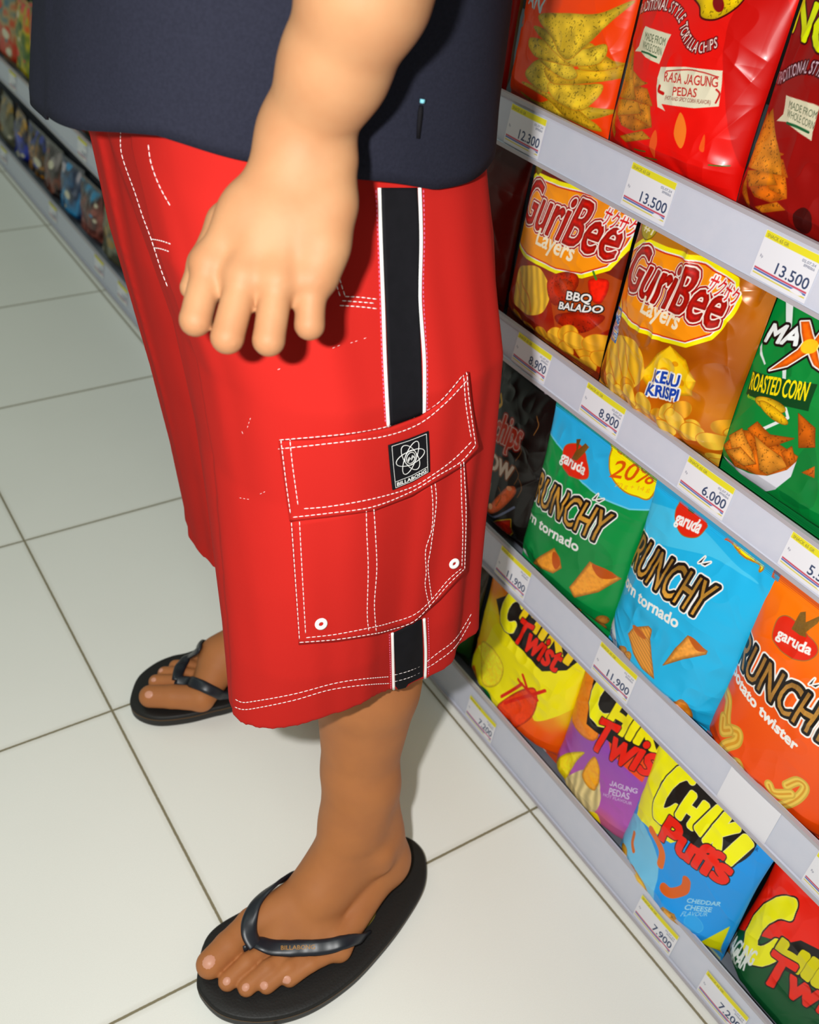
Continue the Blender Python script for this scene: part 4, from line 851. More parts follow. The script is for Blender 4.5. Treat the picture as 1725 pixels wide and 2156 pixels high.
skin.cap(MC[0] * .55 + WR * .45, MC[3] * .55 + WR * .45, .0185, .0165, .016, (vw, 1.2))
skin.cap(MC[0] - vw * .012, MC[3] - vw * .012, .012, .011, .010)
for a_, b_ in ((D(462, 602, .642), D(492, 606, .640)), (D(515, 626, .640), D(572, 628, .640)), (D(592, 622, .640), D(640, 616, .642))): skin.cap(a_, b_, .0080, .0080, .006)
# thumb folded behind the index side
skin.chain([D(570, 400, .655), D(478, 470, .664), D(428, 555, .670), D(403, 606, .664)], [.017, .0125, .0095, .0075], .005)
# forearm, elbow, upper arm, shoulder
side = np.cross(vw, [0, 0, 1]); side /= np.linalg.norm(side)
EL = D(768, -20, .575)
skin.cap(D(628, 350, .642), D(640, 285, .640), .0275, .0270, .012, (vw, 1.22))
skin.cap(D(640, 285, .640), D(705, 140, .607), .0270, .0308, .012, (vw, 1.10)); skin.cap(D(705, 140, .607), EL, .0308, .0350, .012)
skin.chain([D(703, 345, .642), D(699, 430, .640), D(686, 520, .639), D(672, 575, .641)], [.0135, .0128, .0115, .0095], .014)
skin.cap(EL, U(.42, -.02, 3.05), .0370, .042, .010)
SH = U(.42, .02, 3.24)
skin.cap(U(.42, -.02, 3.05), SH, .042, .05, .02)
skin.cap(SH, U(.36, .25, 3.10), .05, .07, .03)
# trunk and thighs, under the clothes
skin.cap(U(.32, .42, 2.2), U(.34, .40, 3.0), .080, .095, .03); skin.cap(U(.30, .62, 2.2), U(.33, .62, 3.0), .085, .10, .03)
skin.cap(U(.36, .15, 1.25), U(.34, .42, 2.1), .058, .072, .02); skin.cap(U(.40, .70, 1.25), U(.30, .62, 2.2), .062, .080, .02)
V, F = skin.surf(); V = smooth_mesh(V, F, 6)
V = V.copy()
tk = np.clip((V[:, 2] - .50) / .2, 0, 1)[:, None]; pale = lin((168, 123, 86)); leg_tone = lin((180, 114, 66))  # arm painted paler for the flash overexposure, legs kept deeper and more orange
kn = np.zeros(len(V))
for q in MC + PIP: kn += np.exp(-((V - q)**2).sum(1) / .010**2)
sk = leg_tone * (1 - tk) + pale * tk; sk = sk * (1 - .35 * np.clip(kn, 0, 1)[:, None] * (1 - lin((214, 160, 150)) ))
me = np_mesh('body', V, F, sk)
M_SKIN = mat('skin', 'print', 0.58, 0.25, noise=(35, 0.3, (158, 98, 62)), bump=(700, 0.12, 0.0005), sss=0.08)
body = link('body', me, M_SKIN, PERS)
del skin
bvh_body = BVHTree.FromPolygons([Vector(v) for v in V], [tuple(f) for f in F])
def hit(bvh, px, py):
    d = raydir(px, py); d = d / np.linalg.norm(d); loc, nor, i, dist = bvh.ray_cast(Vector(CAM), Vector(d)); return (None if loc is None else (np.array(loc), np.array(nor)))
def patch(bvh, rows, off=0.0006, thick=0.0008, n=10, m=6):
    """cloth patch laid on a surface; rows = outlines in the photo, from one side to the other, all with equal point counts"""
    R = [catmull(r, m, False) if len(r) > 2 else [np.array(r[0], float) * (1-t) + np.array(r[1], float) * t for t in np.linspace(0, 1, m + 1)] for r in rows]
    k = len(R[0]); grid = []
    for a in range(len(R) - 1):
        for t in np.linspace(0, 1, n + 1)[(0 if a == 0 else 1):]:
            grid.append([R[a][i] * (1-t) + R[a+1][i] * t for i in range(k)])
    g = [[hit(bvh, *p) for p in row] for row in grid]
    V = []; nr = len(g)
    for row in g:
        for q in row:
            if q is None: q = last
            last = q; V.append(q)
    P = np.array([a for a, b in V]); N = np.array([b for a, b in V]); P2 = P.reshape(nr, k, 3); N2 = N.reshape(nr, k, 3)
    for _ in range(2):
        Q = P2.copy(); Q[1:-1, 1:-1] = (P2[1:-1, 1:-1] * 2 + P2[:-2, 1:-1] + P2[2:, 1:-1] + P2[1:-1, :-2] + P2[1:-1, 2:]) / 6; P2 = Q
        Q = N2.copy(); Q[1:-1, 1:-1] = (N2[1:-1, 1:-1] * 2 + N2[:-2, 1:-1] + N2[2:, 1:-1] + N2[1:-1, :-2] + N2[1:-1, 2:]) / 6; N2 = Q
    top = (P2 + N2 * (off + thick)).reshape(-1, 3); bot = (P2 + N2 * (off - .0006)).reshape(-1, 3)
    nn = nr * k; F = []
    for i in range(nr - 1):
        for j in range(k - 1): a = i*k + j; F.append((a, a+k, a+k+1, a+1)); F.append((a+nn+1, a+nn+k+1, a+nn+k, a+nn))
    ring = [(i*k) for i in range(nr)] + [(nr-1)*k + j for j in range(1, k)] + [i*k + k-1 for i in range(nr-2, -1, -1)] + [j for j in range(k-2, 0, -1)]
    for i in range(len(ring)): a, b = ring[i], ring[(i+1) % len(ring)]; F.append((b, a, a+nn, b+nn))
    return np.vstack([top, bot]), F, (P2, N2)
def orient(me, dirv=None):
    bm = bmesh.new(); bm.from_mesh(me); bmesh.ops.recalc_face_normals(bm, faces=bm.faces); bm.to_mesh(me); bm.free()

# ------------------------------------------------------------------ red cargo shorts
def prof(tab, z):
    tab = np.array(tab); return [np.interp(z, tab[:, 0], tab[:, i]) for i in range(1, tab.shape[1])]
#        z     cx    cy    a     b      (tile units)
LEG_N = [(.80, .345, .150, .325, .225, 1.8, .30), (.93, .345, .150, .325, .227, 1.8, .30), (1.1, .345, .170, .315, .250, 1.95, .28), (1.3, .354, .200, .312, .265, 2.2, .20), (1.5, .368, .230, .309, .28, 2.6, .08),
         (1.7, .367, .262, .313, .30, 2.9, 0), (1.9, .352, .34, .335, .30, 2.9, 0), (2.05, .350, .42, .338, .32, 2.9, 0), (2.35, .34, .45, .32, .31, 2.9, 0)]
LEG_F = [(.70, .50, .760, .270, .25), (.85, .495, .755, .270, .25), (1.1, .468, .74, .275, .26), (1.35, .432, .72, .282, .27), (1.55, .40, .71, .29, .28), (1.75, .365, .68, .30, .30), (1.95, .345, .66, .31, .31), (2.2, .33, .64, .33, .31), (2.35, .32, .62, .32, .30)]
sh = Field((-.13, -.14, .24), (.40, .50, .96), .0027)
W, G = sh.box((-1, -1, 0), (2, 2, 2)); X, Y, Zg = [g_ / T for g_ in G]
def ell_field(tab, inset=0, p=2.35):
    q = prof(tab, Zg); cx, cy, a, b = q[:4]; a = a - inset; b = b - inset
    if len(q) > 4: w_ = np.clip((X - cx) / a * 1.5 + .5, 0, 1); p = q[4] * (1 - w_) + 2.9 * w_; cy = cy + q[5] * np.minimum(X - cx, 0)
    ux, uy = np.abs((X - cx) / a), np.abs((Y - cy) / b); r = (ux**p + uy**p)**(1/p)
    th = np.arctan2(Y - cy, X - cx)
    return (r - 1) * np.minimum(a, b) * T, th
dn, th = ell_field(LEG_N); df, th2 = ell_field(LEG_F)
def vn3(a, b, s, seed): return vnoise(a, b, s, seed) - .5
wr = .006 * vn3(th * 2.6 + 9, Zg * .8, 1.0, 3) + .0035 * vn3(th * 6 + 9, Zg * 1.6, 1.0, 4)
# folds running down the back of the leg and diagonally under the pocket
back = np.exp(-((th + .35) / .5)**2)
wr += back * .0065 * np.sin(th * 15 + Zg * 6.0) * np.clip((2.1 - Zg), 0, 1)
wr2 = .007 * vn3(th2 * 3 + 9, Zg * .9, 1.0, 13) + .004 * vn3(th2 * 7 + 9, Zg * 1.3, 1.0, 14)
dn = dn + wr; df = df + wr2
kk = .010
h = np.clip(.5 + .5 * (dn - df) / kk, 0, 1); d = dn * (1 - h) + df * h - kk * h * (1 - h)
hemN = np.interp(th, [-3.14, -2.75, -2.4, -1.85, -1.5, -1.1, -.5, 0, 1, 3.14], [.922, .942, .966, .974, .940, .930, .948, .955, .94, .922]); hemF = .80
dN_in, _ = ell_field(LEG_N, .024); dF_in, _ = ell_field(LEG_F, .022)
dN_in += wr; dF_in += wr2
hem = np.where(dn < df, hemN, hemF)
d = np.maximum(d, (hem - Zg) * T)
cav = np.where(dn < df, dN_in, dF_in); cav = np.maximum(cav, (Zg - (hem + .35)) * T); d = np.maximum(d, -cav)
d = np.maximum(d, (Zg - 2.22) * T)
sh.v[W] = d
V, F = sh.surf(); V = smooth_mesh(V, F, 14); del sh, d, dn, df
M_RED = mat('red_cotton', (184, 35, 29), 0.8, 0.08, noise=(14, 0.18, (170, 30, 26)), bump=(1800, 0.25, 0.0004))
M_BLACKC = mat('black_cotton', (20, 19, 23), 0.8, 0.12, noise=(90, 0.5, (14, 14, 17)), bump=(1800, 0.25, 0.0004))
M_PIPE = mat('white_piping', (236, 234, 230), 0.6, 0.3)
M_THREAD = mat('white_thread', (240, 226, 224), 0.6, 0.3)
M_PINK = mat('pink_thread', (226, 110, 150), 0.6, 0.3)
shorts = link('cargo_shorts', np_mesh('cargo_shorts', V, F), M_RED, PERS)
bs = BVHTree.FromPolygons([Vector(v) for v in V], [tuple(f) for f in F])
def part_patch(name, rows, m, off, thick, parent, n=8, mm=6, lab=None):
    Vp, Fp, _ = patch(bs, rows, off, thick, n, mm); me = mesh(name, Vp, Fp); orient(me); o = link(name, me, m, parent)
    if lab: o['label'] = lab
    return o
# pocket body and flap
PO = [[(612,1098),(620,1215),(629,1355)], [(707,1082),(706,1215),(707,1349)], [(783,1066),(790,1200),(790,1336)], [(863,1038),(868,1180),(868,1311)], [(920,1003),(925,1140),(925,1262)], [(977,965),(984,1080),(981,1200)]]
pocket = part_patch('cargo_pocket', PO, M_RED, .0002, .0016, shorts, 8, 8)
FL = [[(590,925),(603,1025),(612,1093)], [(660,922),(690,1000),(692,1084)], [(730,913),(765,990),(783,1071)], [(814,898),(840,965),(863,1040)], [(882,873),(905,940),(920,1006)], [(928,843),(955,905),(965,980)], [(981,782),(990,860),(1003,940)]]
flap = part_patch('pocket_flap', FL, M_RED, .0022, .0018, shorts, 7, 8)
# rebuild the ray target with pocket and flap on top
def combo(*objs):
    VV = []; FF = []; n = 0
    for o in objs:
        vs = [o.matrix_world @ v.co for v in o.data.vertices]; VV += vs; FF += [tuple(i + n for i in p.vertices) for p in o.data.polygons]; n += len(vs)
    return BVHTree.FromPolygons(VV, FF)
bpy.context.view_layer.update()
# side stripe: black band with white piping, above and below the pocket
part_patch('side_stripe', [[(803,395),(806,500),(812,640),(816,760),(822,897)], [(842,395),(848,500),(850,640),(856,760),(858,885)], [(878,395),(882,500),(881,620),(887,760),(889,872)]], M_BLACKC, .0003, .0005, shorts, 6, 8)
part_patch('side_stripe', [[(829,1332),(832,1400),(833,1463)], [(860,1316),(863,1390),(864,1456)], [(887,1303),(890,1375),(890,1444)]], M_BLACKC, .0003, .0005, shorts, 6, 8)
bs1 = bs
def cord(bvh, pts, r, m, name, parent, off=.0004, n=5, flat=None):
    P = catmull(pts, 10, False) if len(pts) > 2 else [np.array(pts[0], float) * (1-t) + np.array(pts[1], float) * t for t in np.linspace(0, 1, 12)]
    Q = [hit(bvh, *p) for p in P]; Q = [q[0] + q[1] * off for q in Q if q is not None]
    b = MB(); b.tube(Q, r, n); return b.build(name, m, parent, True)
for P in ([(798,395),(801,500),(806,640),(810,760),(817,897)], [(883,395),(886,500),(884,600),(885,650),(893,760),(893,872)], [(825,1332),(827,1400),(829,1464)], [(892,1302),(896,1375),(894,1441)]):
    cord(bs, P, .0014, M_PIPE, 'white_piping', shorts, .0006, 8)
b2 = combo(shorts, pocket, flap)
def stitches(b, bvh, pts, off=.0002, r=.00042, L=.0034, gap=.0011, sm=True):
    P = catmull(pts, 10, False) if (len(pts) > 2 and sm) else sum([[np.array(pts[i], float) * (1-t) + np.array(pts[i+1], float) * t for t in np.linspace(0, 1, 10)[:-1]] for i in range(len(pts)-1)], []) + [np.array(pts[-1], float)]
    Q = [hit(bvh, *p) for p in P]; Q = [q for q in Q if q is not None]
    if len(Q) < 2: return
    A = np.array([q[0] + q[1] * (off + r * .5) for q in Q]); s_ = np.r_[0, np.cumsum(np.linalg.norm(np.diff(A, axis=0), axis=1))]
    x = 0; at_ = lambda t: np.array([np.interp(t, s_, A[:, i]) for i in range(3)])
    while x + L < s_[-1]:
        b.tube([at_(x), at_(x + L / 2), at_(x + L)], [r * .7, r, r * .7], 5); x += L + gap
st = MB()
for P in ([(589,926),(730,913),(814,898),(882,873),(928,843),(979,784)], [(586,945),(730,929),(814,917),(882,892),(936,850),(983,801)],
          [(983,784),(987,835),(1001,936)], [(976,789),(981,854),(993,928)], [(1000,938),(970,972),(920,1002),(863,1036),(783,1067),(692,1080),(614,1089)], [(992,930),(958,964),(913,998),(863,1027),(783,1050),(692,1066),(630,1071)],
          [(592,928),(596,960),(604,1025),(613,1088)], [(611,926),(616,976),(629,1071)]): stitches(st, b2, P)
st.build('stitching', M_THREAD, flap, True)
st = MB()
for P in ([(614,1100),(622,1215),(631,1350)], [(631,1098),(636,1196),(644,1340)], [(631,1352),(707,1346),(787,1334),(821,1326),(871,1308),(911,1268),(943,1231),(977,1198)], [(645,1342),(707,1335),(785,1320),(821,1311),(873,1293),(911,1259),(943,1221),(972,1196)],
          [(976,972),(978,1006),(981,1082),(978,1198)], [(970,976),(972,1063),(974,1120),(972,1193)],
          [(771,1076),(772,1120),(775,1196),(773,1291),(777,1333)], [(787,1072),(790,1120),(793,1196),(788,1272),(792,1331)],
          [(908,1022),(911,1063),(909,1113),(896,1158),(897,1204),(895,1234),(905,1282)], [(916,1018),(918,1063),(907,1151),(901,1196),(910,1268)]): stitches(st, b2, P)
st.build('stitching', M_THREAD, pocket, True)
st = MB(); bh = combo(shorts)
for P in ([(497,1472),(512,1478),(540,1475),(620,1460),(703,1438),(760,1429),(821,1424)], [(496,1488),(512,1493),(540,1490),(620,1473),(692,1452),(760,1442),(821,1438)],
          [(830,1420),(860,1412),(888,1400)], [(830,1434),(860,1426),(888,1413)], [(899,1392),(920,1375),(958,1345),(993,1290)], [(899,1405),(920,1392),(958,1361),(992,1305)],
          [(256,273),(258,325),(286,406),(302,455),(321,506),(341,568),(358,612)], [(314,305),(320,344),(338,393),(364,440)], [(321,503),(342,507),(362,514)], [(325,521),(342,524),(362,531)],
          [(726,624),(760,626),(794,630)], [(720,633),(760,636),(794,639)], [(715,643),(760,646),(794,650)], [(714,586),(720,606),(726,624)], [(708,600),(714,620),(719,632)]): stitches(st, bh, P, off=.0004)
st.build('stitching', M_THREAD, shorts, True)
st = MB()
for P in ([(791,400),(795,500),(800,640),(804,760),(811,893)], [(891,400),(893,500),(891,620),(899,760),(899,866)], [(819,1335),(821,1400),(823,1464)], [(901,1300),(903,1375),(901,1436)]): stitches(st, bh, P, off=.0004, r=.0004, L=.002, gap=.0012)
st.build('stitching', M_PINK, shorts, True)['label'] = 'fine pink stitching beside the side stripe'
# scuffs of lint and the metal eyelets
st = MB()
for a, b_ in (((700,733),(722,724)), ((738,722),(760,715)), ((766,713),(776,709)), ((585,778),(596,774)), ((528,880),(520,905)), ((510,908),(516,922)), ((505,1048),(530,1052)), ((548,1040),(560,1034))): stitches(st, bh, [a, b_], r=.0002, L=.002, gap=.002, sm=False)
st.build('lint', M_THREAD, shorts, True)
def eyelet(px, py, ro, ri):
    q = hit(b2, px, py); p, nrm = q; nrm = -raydir(px, py) / np.linalg.norm(raydir(px, py)) * .25 + nrm; nrm /= np.linalg.norm(nrm)
    a = np.cross(nrm, [0, 0, 1]); a /= np.linalg.norm(a); c = np.cross(nrm, a); V = []; F = []; n = 28
    pr = [(ro, 0), (ro * .97, .0007), (ro * .75, .0013), (ri * 1.25, .0012), (ri, .0006), (ri, -.0002)]
    for (r_, hh) in pr:
        for k in range(n): t = 2*math.pi*k/n; V.append(p + nrm * (hh + .0006) + r_ * (math.cos(t) * a + math.sin(t) * c))
    for i in range(len(pr) - 1):
        for k in range(n): F.append((i*n+k, i*n+(k+1) % n, (i+1)*n+(k+1) % n, (i+1)*n+k))
    me = mesh('eyelet', V, F); orient(me); return link('eyelet', me, M_PIPE, pocket)
eyelet(676, 1313, .0053, .0019); eyelet(956, 1186, .0050, .0016)
# woven label with its orbit emblem
Vp, Fp, (P2, N2) = patch(b2, [[(817,937),(821,985),(826,1031)], [(861,923),(864,970),(867,1014)], [(902,907),(904,950),(905,992)]], .0004, .0006, 10, 10)
me = mesh('woven_label', Vp, Fp); orient(me); wl = link('woven_label', me, M_BLACKC, flap); wl['label'] = 'black woven label with white atom emblem and wordmark'
nr, kk_ = P2.shape[:2]
def lab_pt(u, v, o=.0013):     # u across, v down
    a = u * (nr - 1); b = v * (kk_ - 1); i, j = min(int(a), nr-2), min(int(b), kk_-2); fa, fb = a - i, b - j
    f = lambda Q: (Q[i, j]*(1-fa) + Q[i+1, j]*fa)*(1-fb) + (Q[i, j+1]*(1-fa) + Q[i+1, j+1]*fa)*fb
    return f(P2) + f(N2) * o
lg = MB(); r = .00030
def lpath(pts, rr=r): lg.tube([lab_pt(*p) for p in pts], rr, 4, cap=False)
for (x0, y0, x1, y1) in ((.07,.05,.93,.05), (.07,.95,.93,.95), (.07,.05,.07,.95), (.93,.05,.93,.95), (.07,.80,.93,.80)): lpath([(x0 + (x1-x0)*t, y0 + (y1-y0)*t) for t in np.linspace(0, 1, 9)], .0002)
for ang in (0, 60, 120):
    ca, sa = math.cos(math.radians(ang)), math.sin(math.radians(ang)); lpath([(.5 + .36*ca*math.cos(t) - .15*sa*math.sin(t), .43 + .33*sa*math.cos(t) + .14*ca*math.sin(t)) for t in np.linspace(0, 2*math.pi, 33)])
for rr in (.15, .11): lpath([(.5 + rr*math.cos(t), .43 + rr*math.sin(t)) for t in np.linspace(0, 2*math.pi, 25)])
lpath([(.42,.46),(.46,.40),(.50,.45),(.54,.39),(.58,.43)]); lpath([(.43,.49),(.47,.43),(.51,.48),(.55,.42),(.59,.46)])
lg.build('emblem', M_PIPE, wl if False else flap, True)
seg, gx0, gx1 = glyph('BILLABONG')
def text_strip(name, txt, fn, m, parent, wt=.0):
    """flat lettering laid through fn(u,v,offset), u along the word, v up the capital"""
    cu = bpy.data.curves.new('t', 'FONT'); cu.body = txt; cu.resolution_u = 2; cu.offset = wt; o = bpy.data.objects.new('t', cu); COL.objects.link(o); bpy.context.view_layer.update()
    ev = o.evaluated_get(bpy.context.evaluated_depsgraph_get()); mm = ev.to_mesh(); co = [v.co.copy() for v in mm.vertices]; fs = [tuple(p.vertices) for p in mm.polygons]; ev.to_mesh_clear(); bpy.data.objects.remove(o)
    x0 = min(c.x for c in co); x1 = max(c.x for c in co); V = [fn((c.x - x0) / (x1 - x0), c.y / .7) for c in co]
    return link(name, mesh(name, V, fs), m, parent, False)
text_strip('wordmark', 'BILLABONG', lambda u, v: lab_pt(.11 + .78*u, .92 - .09*v, .0013), M_PIPE, flap, .02)

# ------------------------------------------------------------------ navy T-shirt
M_NAVY = mat('navy_cotton', (38, 39, 51), 0.9, 0.08, noise=(500, 0.45, (28, 29, 39)), bump=(1400, 0.5, 0.0006))
NT, NZ = 180, 60; Vt = []
hemtab = [(-180, 2.10), (-160, 2.12), (-140, 2.138), (-120, 2.125), (-95, 2.08), (-75, 2.048), (-55, 2.048), (-30, 2.045), (0, 2.0), (60, 2.0), (120, 2.06), (180, 2.085)]
TS = [(1.9, .325, .50, .442, .435), (2.1, .325, .50, .437, .43), (2.4, .335, .49, .402, .42), (2.8, .34, .48, .39, .42), (3.1, .36, .46, .38, .46), (3.3, .37, .46, .30, .44), (3.42, .37, .46, .16, .20)]
for i in range(NT):
    th = -math.pi + 2*math.pi * i / NT; z0 = np.interp(math.degrees(th), [a for a, b in hemtab], [b for a, b in hemtab]) + .006 * math.sin(7*th)
    for j in range(NZ + 1):
        z = z0 + (3.42 - z0) * j / NZ; cx, cy, a, b = prof(TS, z); c, s = math.cos(th), math.sin(th); p = 2.25
        rr = (abs(c)**p + abs(s)**p)**(-1/p); fold = .012 * vnoise(np.array(th * 3.2 + 11), np.array(z * 1.3), 1.0, 31) + .016 * vnoise(np.array((th * 2 + z * 2.2) * 2 + 20), np.array((th - z) * 1.1 + 5), 1.0, 33) - .014
        k_ = 1 + fold * 1.6
        Vt.append((np.array([cx + a*rr*c*k_, cy + b*rr*s*k_, z])) * T)
Ft = []
for i in range(NT):
    for j in range(NZ): a = i*(NZ+1)+j; b = ((i+1) % NT)*(NZ+1)+j; Ft.append((a, b, b+1, a+1))
# sleeve
Sv = []; n0 = len(Vt); ax0, ax1 = U(.42, .14, 3.18), U(.42, -.01, 2.80)
dax = (ax1 - ax0) / np.linalg.norm(ax1 - ax0); e1 = np.cross(dax, [0, 1, 0]); e1 /= np.linalg.norm(e1); e2 = np.cross(dax, e1)
for j in range(13):
    for i in range(40): t = 2*math.pi*i/40; Vt.append(ax0 + (ax1-ax0)*j/12 + (.075 + .004*math.sin(3*t)) * (math.cos(t)*e1 + math.sin(t)*e2))
for j in range(12):
    for i in range(40): a = n0 + j*40 + i; b = n0 + j*40 + (i+1) % 40; Ft.append((a, a+40, b+40, b))
me = mesh('t_shirt', Vt, Ft); orient(me)
shirt = link('t_shirt', me, M_NAVY, PERS)
sd = shirt.modifiers.new('cloth', 'SOLIDIFY'); sd.thickness = .0022; sd.offset = -1
bt = BVHTree.FromPolygons([Vector(v) for v in Vt], Ft)
b_ = MB()
Q = [hit(bt, *p) for p in ((886,207),(884,222),(882,240),(880,262),(878,290))]
if all(q is not None for q in Q):
    b_.tube([q[0] + q[1]*.0012 for q in Q[1:]], [.0014, .0018, .0016, .0012], 6); b_.build('side_tab', M_BLACKC, shirt, True)
    b_ = MB(); b_.tube([Q[0][0] + Q[0][1]*.002, Q[0][0] * .5 + Q[1][0]*.5 + Q[0][1]*.002], .0018, 6); b_.build('side_tab', mat('pale_tab', (120, 190, 206), .6), shirt, True)['label'] = 'tiny pale blue tab on the shirt side'

# ------------------------------------------------------------------ nails
M_NAIL = mat('toenail', (214, 152, 126), 0.4, 0.3)
def nail(px, py, rw, rl, ax, name='toenail'):
    q = hit(bvh_body, px, py)
    if q is None: return
    p, n = q; ax = np.array(ax, float); ax = ax - n * (ax @ n); ax /= np.linalg.norm(ax); s = np.cross(n, ax); V = []; F = []; A_, R_ = 12, 4
    for r in range(R_ + 1):
        for k in range(A_):
            t = 2*math.pi*k/A_; u, v = rw*r/R_*math.cos(t), rl*r/R_*math.sin(t); pr = p + s*u + ax*v
            loc, nor, i, dd = bvh_body.find_nearest(Vector(pr)); V.append(np.array(loc) + np.array(nor) * (.0007 * (1 - (r/R_)**4) - .0001))
    for r in range(R_):
        for k in range(A_): F.append((r*A_+k, r*A_+(k+1) % A_, (r+1)*A_+(k+1) % A_, (r+1)*A_+k))
    me = mesh(name, V, F); orient(me); link(name, me, M_NAIL, body)
fd = Ltoes[0] - Lballs[0]
nail(439, 2026, .0078, .0086, fd)
for (x, y) in ((477, 2066), (517, 2079), (556, 2076), (604, 2064)): nail(x, y, .0046, .0050, fd)
fd = Rtoes[0] - Rballs[0]
nail(313, 1462, .0056, .006, fd)
for (x, y) in ((323, 1431), (338, 1411), (357, 1396)): nail(x, y, .0036, .004, fd)

# ------------------------------------------------------------------ flip-flops
M_RUB = mat('black_rubber', (27, 25, 24), 0.55, 0.4, bump=(400, 0.35, 0.0008))
M_STRAP = mat('strap_rubber', (24, 27, 36), 0.38, 0.5)
M_GOLD = mat('gold_print', (170, 120, 50), 0.5, 0.4)
M_LINE = mat('sole_pinstripe', (112, 78, 34), 0.6, 0.3)
M_OLIVE = mat('olive_rubber_patch', (120, 104, 36), 0.6, 0.3)
def flipflop(outline, label, strap, holes, plug, text=None, patchpt=None):
    """outline: points of the sole in tile units, going round"""
    P = catmull([np.array(p) for p in outline], 8); c = np.mean(P, 0) * T; root = empty('flip_flop', (c[0], c[1], 0), label, 'flip-flop', 'pair of black rubber flip-flops on the feet')
    P = np.array(P) * T; n = len(P); layers = [(0, -.003, 0), (0.0006, -.0006, 0), (.0045, 0, 0), (.0118, 0, 0), (.0124, 0.0008, 1), (.0134, .0008, 1), (.0140, 0, 0), (.0168, 0, 0), (.018, -.0022, 0)]
    N = np.roll(P, -1, 0) - np.roll(P, 1, 0); N = np.stack([N[:, 1], -N[:, 0]], 1); N /= np.linalg.norm(N, axis=1)[:, None]
    if ((P - c) * N).sum() < 0: N = -N
    V = []; F = []; Mi = []
    for z, o, m in layers:
        for i in range(n): V.append((*(P[i] + N[i] * o), z))
    for l in range(len(layers) - 1):
        for i in range(n): F.append((l*n+i, l*n+(i+1) % n, (l+1)*n+(i+1) % n, (l+1)*n+i)); Mi.append(1 if layers[l][2] and layers[l+1][2] else 0)
    # ribbed footbed rings towards the centre
    base = (len(layers)-1)*n; prev = base; z = .018
    for k in range(1, 13):
        f = 1 - k/13
        for i in range(n): q = c + (P[i] + N[i] * -.0022 - c) * f; V.append((*q, z + (-.0004 if k % 2 else .0002)))
        cur = len(V) - n
        for i in range(n): F.append((prev+i, prev+(i+1) % n, cur+(i+1) % n, cur+i)); Mi.append(0)
        prev = cur
    F.append(tuple(prev + i for i in range(n))); Mi.append(0); F.append(tuple(range(n))[::-1]); Mi.append(0)
    me = mesh('sole', V, F); o = link('sole', me, [M_RUB, M_LINE], root); me.polygons.foreach_set('material_index', Mi); orient(me)
    for S in strap:
        pts, wds = S; Q = catmull(pts, 8, False); wv = np.interp(np.linspace(0, 1, len(Q)), np.linspace(0, 1, len(wds)), wds); SV = []; SF = []; m_ = 10
        Q = np.array(Q)
        for _ in range(4):
            Q[1:-1] = (Q[:-2] + 2 * Q[1:-1] + Q[2:]) / 4
            for i in range(len(Q)):
                loc, nor, ii, dd = bvh_body.find_nearest(Vector(Q[i])); sd_ = float((Q[i] - np.array(loc)) @ np.array(nor))
                if sd_ < .0024 and dd < .03: Q[i] = np.array(loc) + np.array(nor) * .0024
        TT = np.gradient(Q, axis=0); TT /= np.linalg.norm(TT, axis=1)[:, None]
        NN = np.array([np.array(bvh_body.find_nearest(Vector(q))[1]) for q in Q])
        for _ in range(30): NN[1:-1] = (NN[:-2] + 2 * NN[1:-1] + NN[2:]) / 4
        for i, q in enumerate(Q):
            t = TT[i]; nn = NN[i] - t * (NN[i] @ t); nn /= np.linalg.norm(nn) + 1e-9; s_ = np.cross(t, nn); w_ = wv[i]
            for k in range(m_):
                a = 2*math.pi*k/m_; SV.append(q + nn * .0012 + s_ * w_ * math.copysign(abs(math.cos(a))**.7, math.cos(a)) + nn * .0022 * math.copysign(abs(math.sin(a))**.8, math.sin(a)))
        for i in range(len(Q) - 1):
            for k in range(m_): SF.append((i*m_+k, i*m_+(k+1) % m_, (i+1)*m_+(k+1) % m_, (i+1)*m_+k))
        SF += [tuple(range(m_))[::-1], tuple(range((len(Q)-1)*m_, len(Q)*m_))]
        me = mesh('strap', SV, SF); orient(me); so = link('strap', me, M_STRAP, root)
    if patchpt is not None:
        q, axp, L1, L2 = patchpt; axp = axp / np.linalg.norm(axp); sp = np.array([-axp[1], axp[0], 0]); V = [q + [0, 0, .0006]]; 
        for k in range(24): t = 2*math.pi*k/24; V.append(q + axp * L1 * math.cos(t) + sp * L2 * math.sin(t))
        link('olive_patch', mesh('olive_patch', V, [(0, 1 + k, 1 + (k+1) % 24) for k in range(24)]), M_OLIVE, root)
    b = MB(); b.tube([plug[0], plug[1]], [.0045, .003], 10); b.build('toe_post', M_STRAP, root, True)
    return root
def on_foot(px, py, lift=.0022):
    q = hit(bvh_body, px, py)
    if q is None:
        return onZ(px, py, .048)
    return q[0] + q[1] * lift
LO = [(-.128,-.015), (-.136,-.066), (-.108,-.138), (-.030,-.200), (.085,-.232), (.219,-.222), (.345,-.182), (.45,-.135), (.54,-.080), (.592,-.010), (.600,.045), (.575,.092), (.50,.112), (.36,.088), (.20,.088), (.05,.100), (-.06,.078)]
sV = [on_foot(538, 1996), on_foot(522, 1965), on_foot(530, 1930), on_foot(552, 1895), on_foot(585, 1868)]
inner_end = U(.27, .085, 0) + [0, 0, .022]
strapA = ([np.array(sV[0]), sV[1], sV[2], sV[3], sV[4], sV[4] * .45 + inner_end * .55 + [0, .004, .008], inner_end], [.0080, .0088, .0082, .0072, .0064, .006, .006])
outer_end = onZ(775, 1962, .020)
sB = [on_foot(528, 1986), on_foot(572, 1995), on_foot(636, 1997), on_foot(690, 1993), on_foot(722, 1985)]
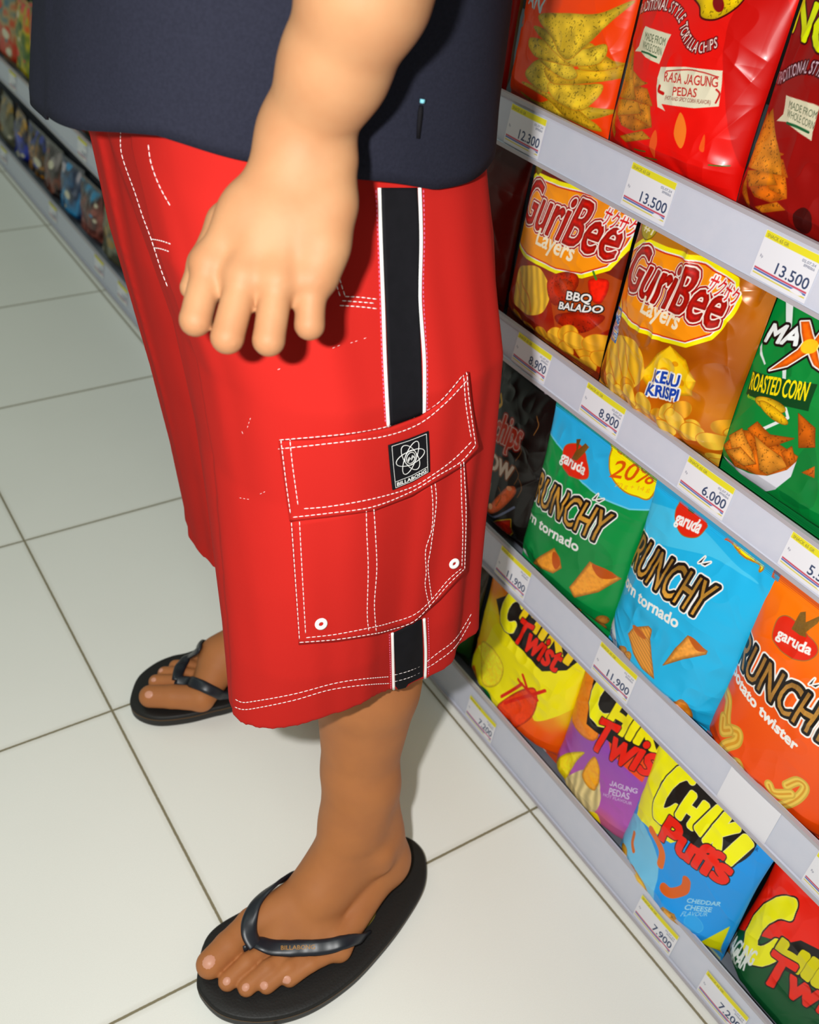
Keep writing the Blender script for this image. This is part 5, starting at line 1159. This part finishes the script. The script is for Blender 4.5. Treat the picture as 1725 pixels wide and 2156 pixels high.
strapB = ([sB[0], sB[1], sB[2], sB[3], sB[4], sB[4] * .5 + outer_end * .5 + [-.001, -.004, .004], outer_end], [.0080, .0086, .0086, .0080, .0072, .0058, .0045])
ff = flipflop(LO, 'black rubber flip-flop with gold wordmark on its strap, on the foot nearest the camera', [strapA, strapB], None, (on_foot(518, 1990, .001), onZ(500, 2010, .018)), patchpt=(onZ(768, 1940, .0184), onZ(790, 1915, .018) - onZ(750, 1960, .018), .019, .0065))
def strap_fn(u, v):
    p0, p1 = np.array([592., 2001.]), np.array([664., 1998.]); q = p0 + (p1 - p0) * u + np.array([0, -9.0]) * v
    h_ = hit(bst, *q); return h_[0] + h_[1] * .0018 if h_ is not None else on_foot(*q, .005)
bpy.context.view_layer.update(); bst = combo(*[c for c in ff.children if c.name.startswith('strap')])
so_ = [c for c in ff.children if c.name.startswith('strap')][1]
def world_parent(o): pass
tx = text_strip('gold_wordmark', 'BILLABONG', strap_fn, M_GOLD, None, .01); tx.parent = so_; tx.matrix_parent_inverse = so_.matrix_world.inverted()
RO = [tuple(onZ(px, py, .017)[:2] / T) for px, py in ((279,1452), (294,1422), (327,1396), (362,1381), (397,1373))] + [(.42,1.10), (.52,1.07), (.64,1.05), (.74,1.02), (.775,.95), (.75,.87), (.66,.835), (.52,.81)] + \
     [tuple(onZ(px, py, .003)[:2] / T) for px, py in ((494,1496), (449,1508), (396,1521), (336,1527), (296,1517), (277,1497))]
try:
    rA = [on_foot(376, 1434), on_foot(404, 1438), on_foot(436, 1450), on_foot(466, 1461)]
except TypeError: rA = None
if rA:
    e0 = U(.43, .80, 0) + [0, 0, .02]; e1 = U(.42, 1.03, 0) + [0, 0, .024]
    q0 = on_foot(372, 1434); u1, u2, u3 = on_foot(380, 1408), on_foot(400, 1388), on_foot(428, 1370)
    flipflop(RO, 'black rubber flip-flop on the far foot, partly hidden by the shorts', [([q0, rA[1], rA[2], rA[3], e0], [.0065, .0078, .0074, .0066, .005]), ([q0, u1, u2, u3, e1], [.0065, .0078, .0072, .0064, .005])], None, (on_foot(374, 1438, .001), onZ(366, 1444, .018)))
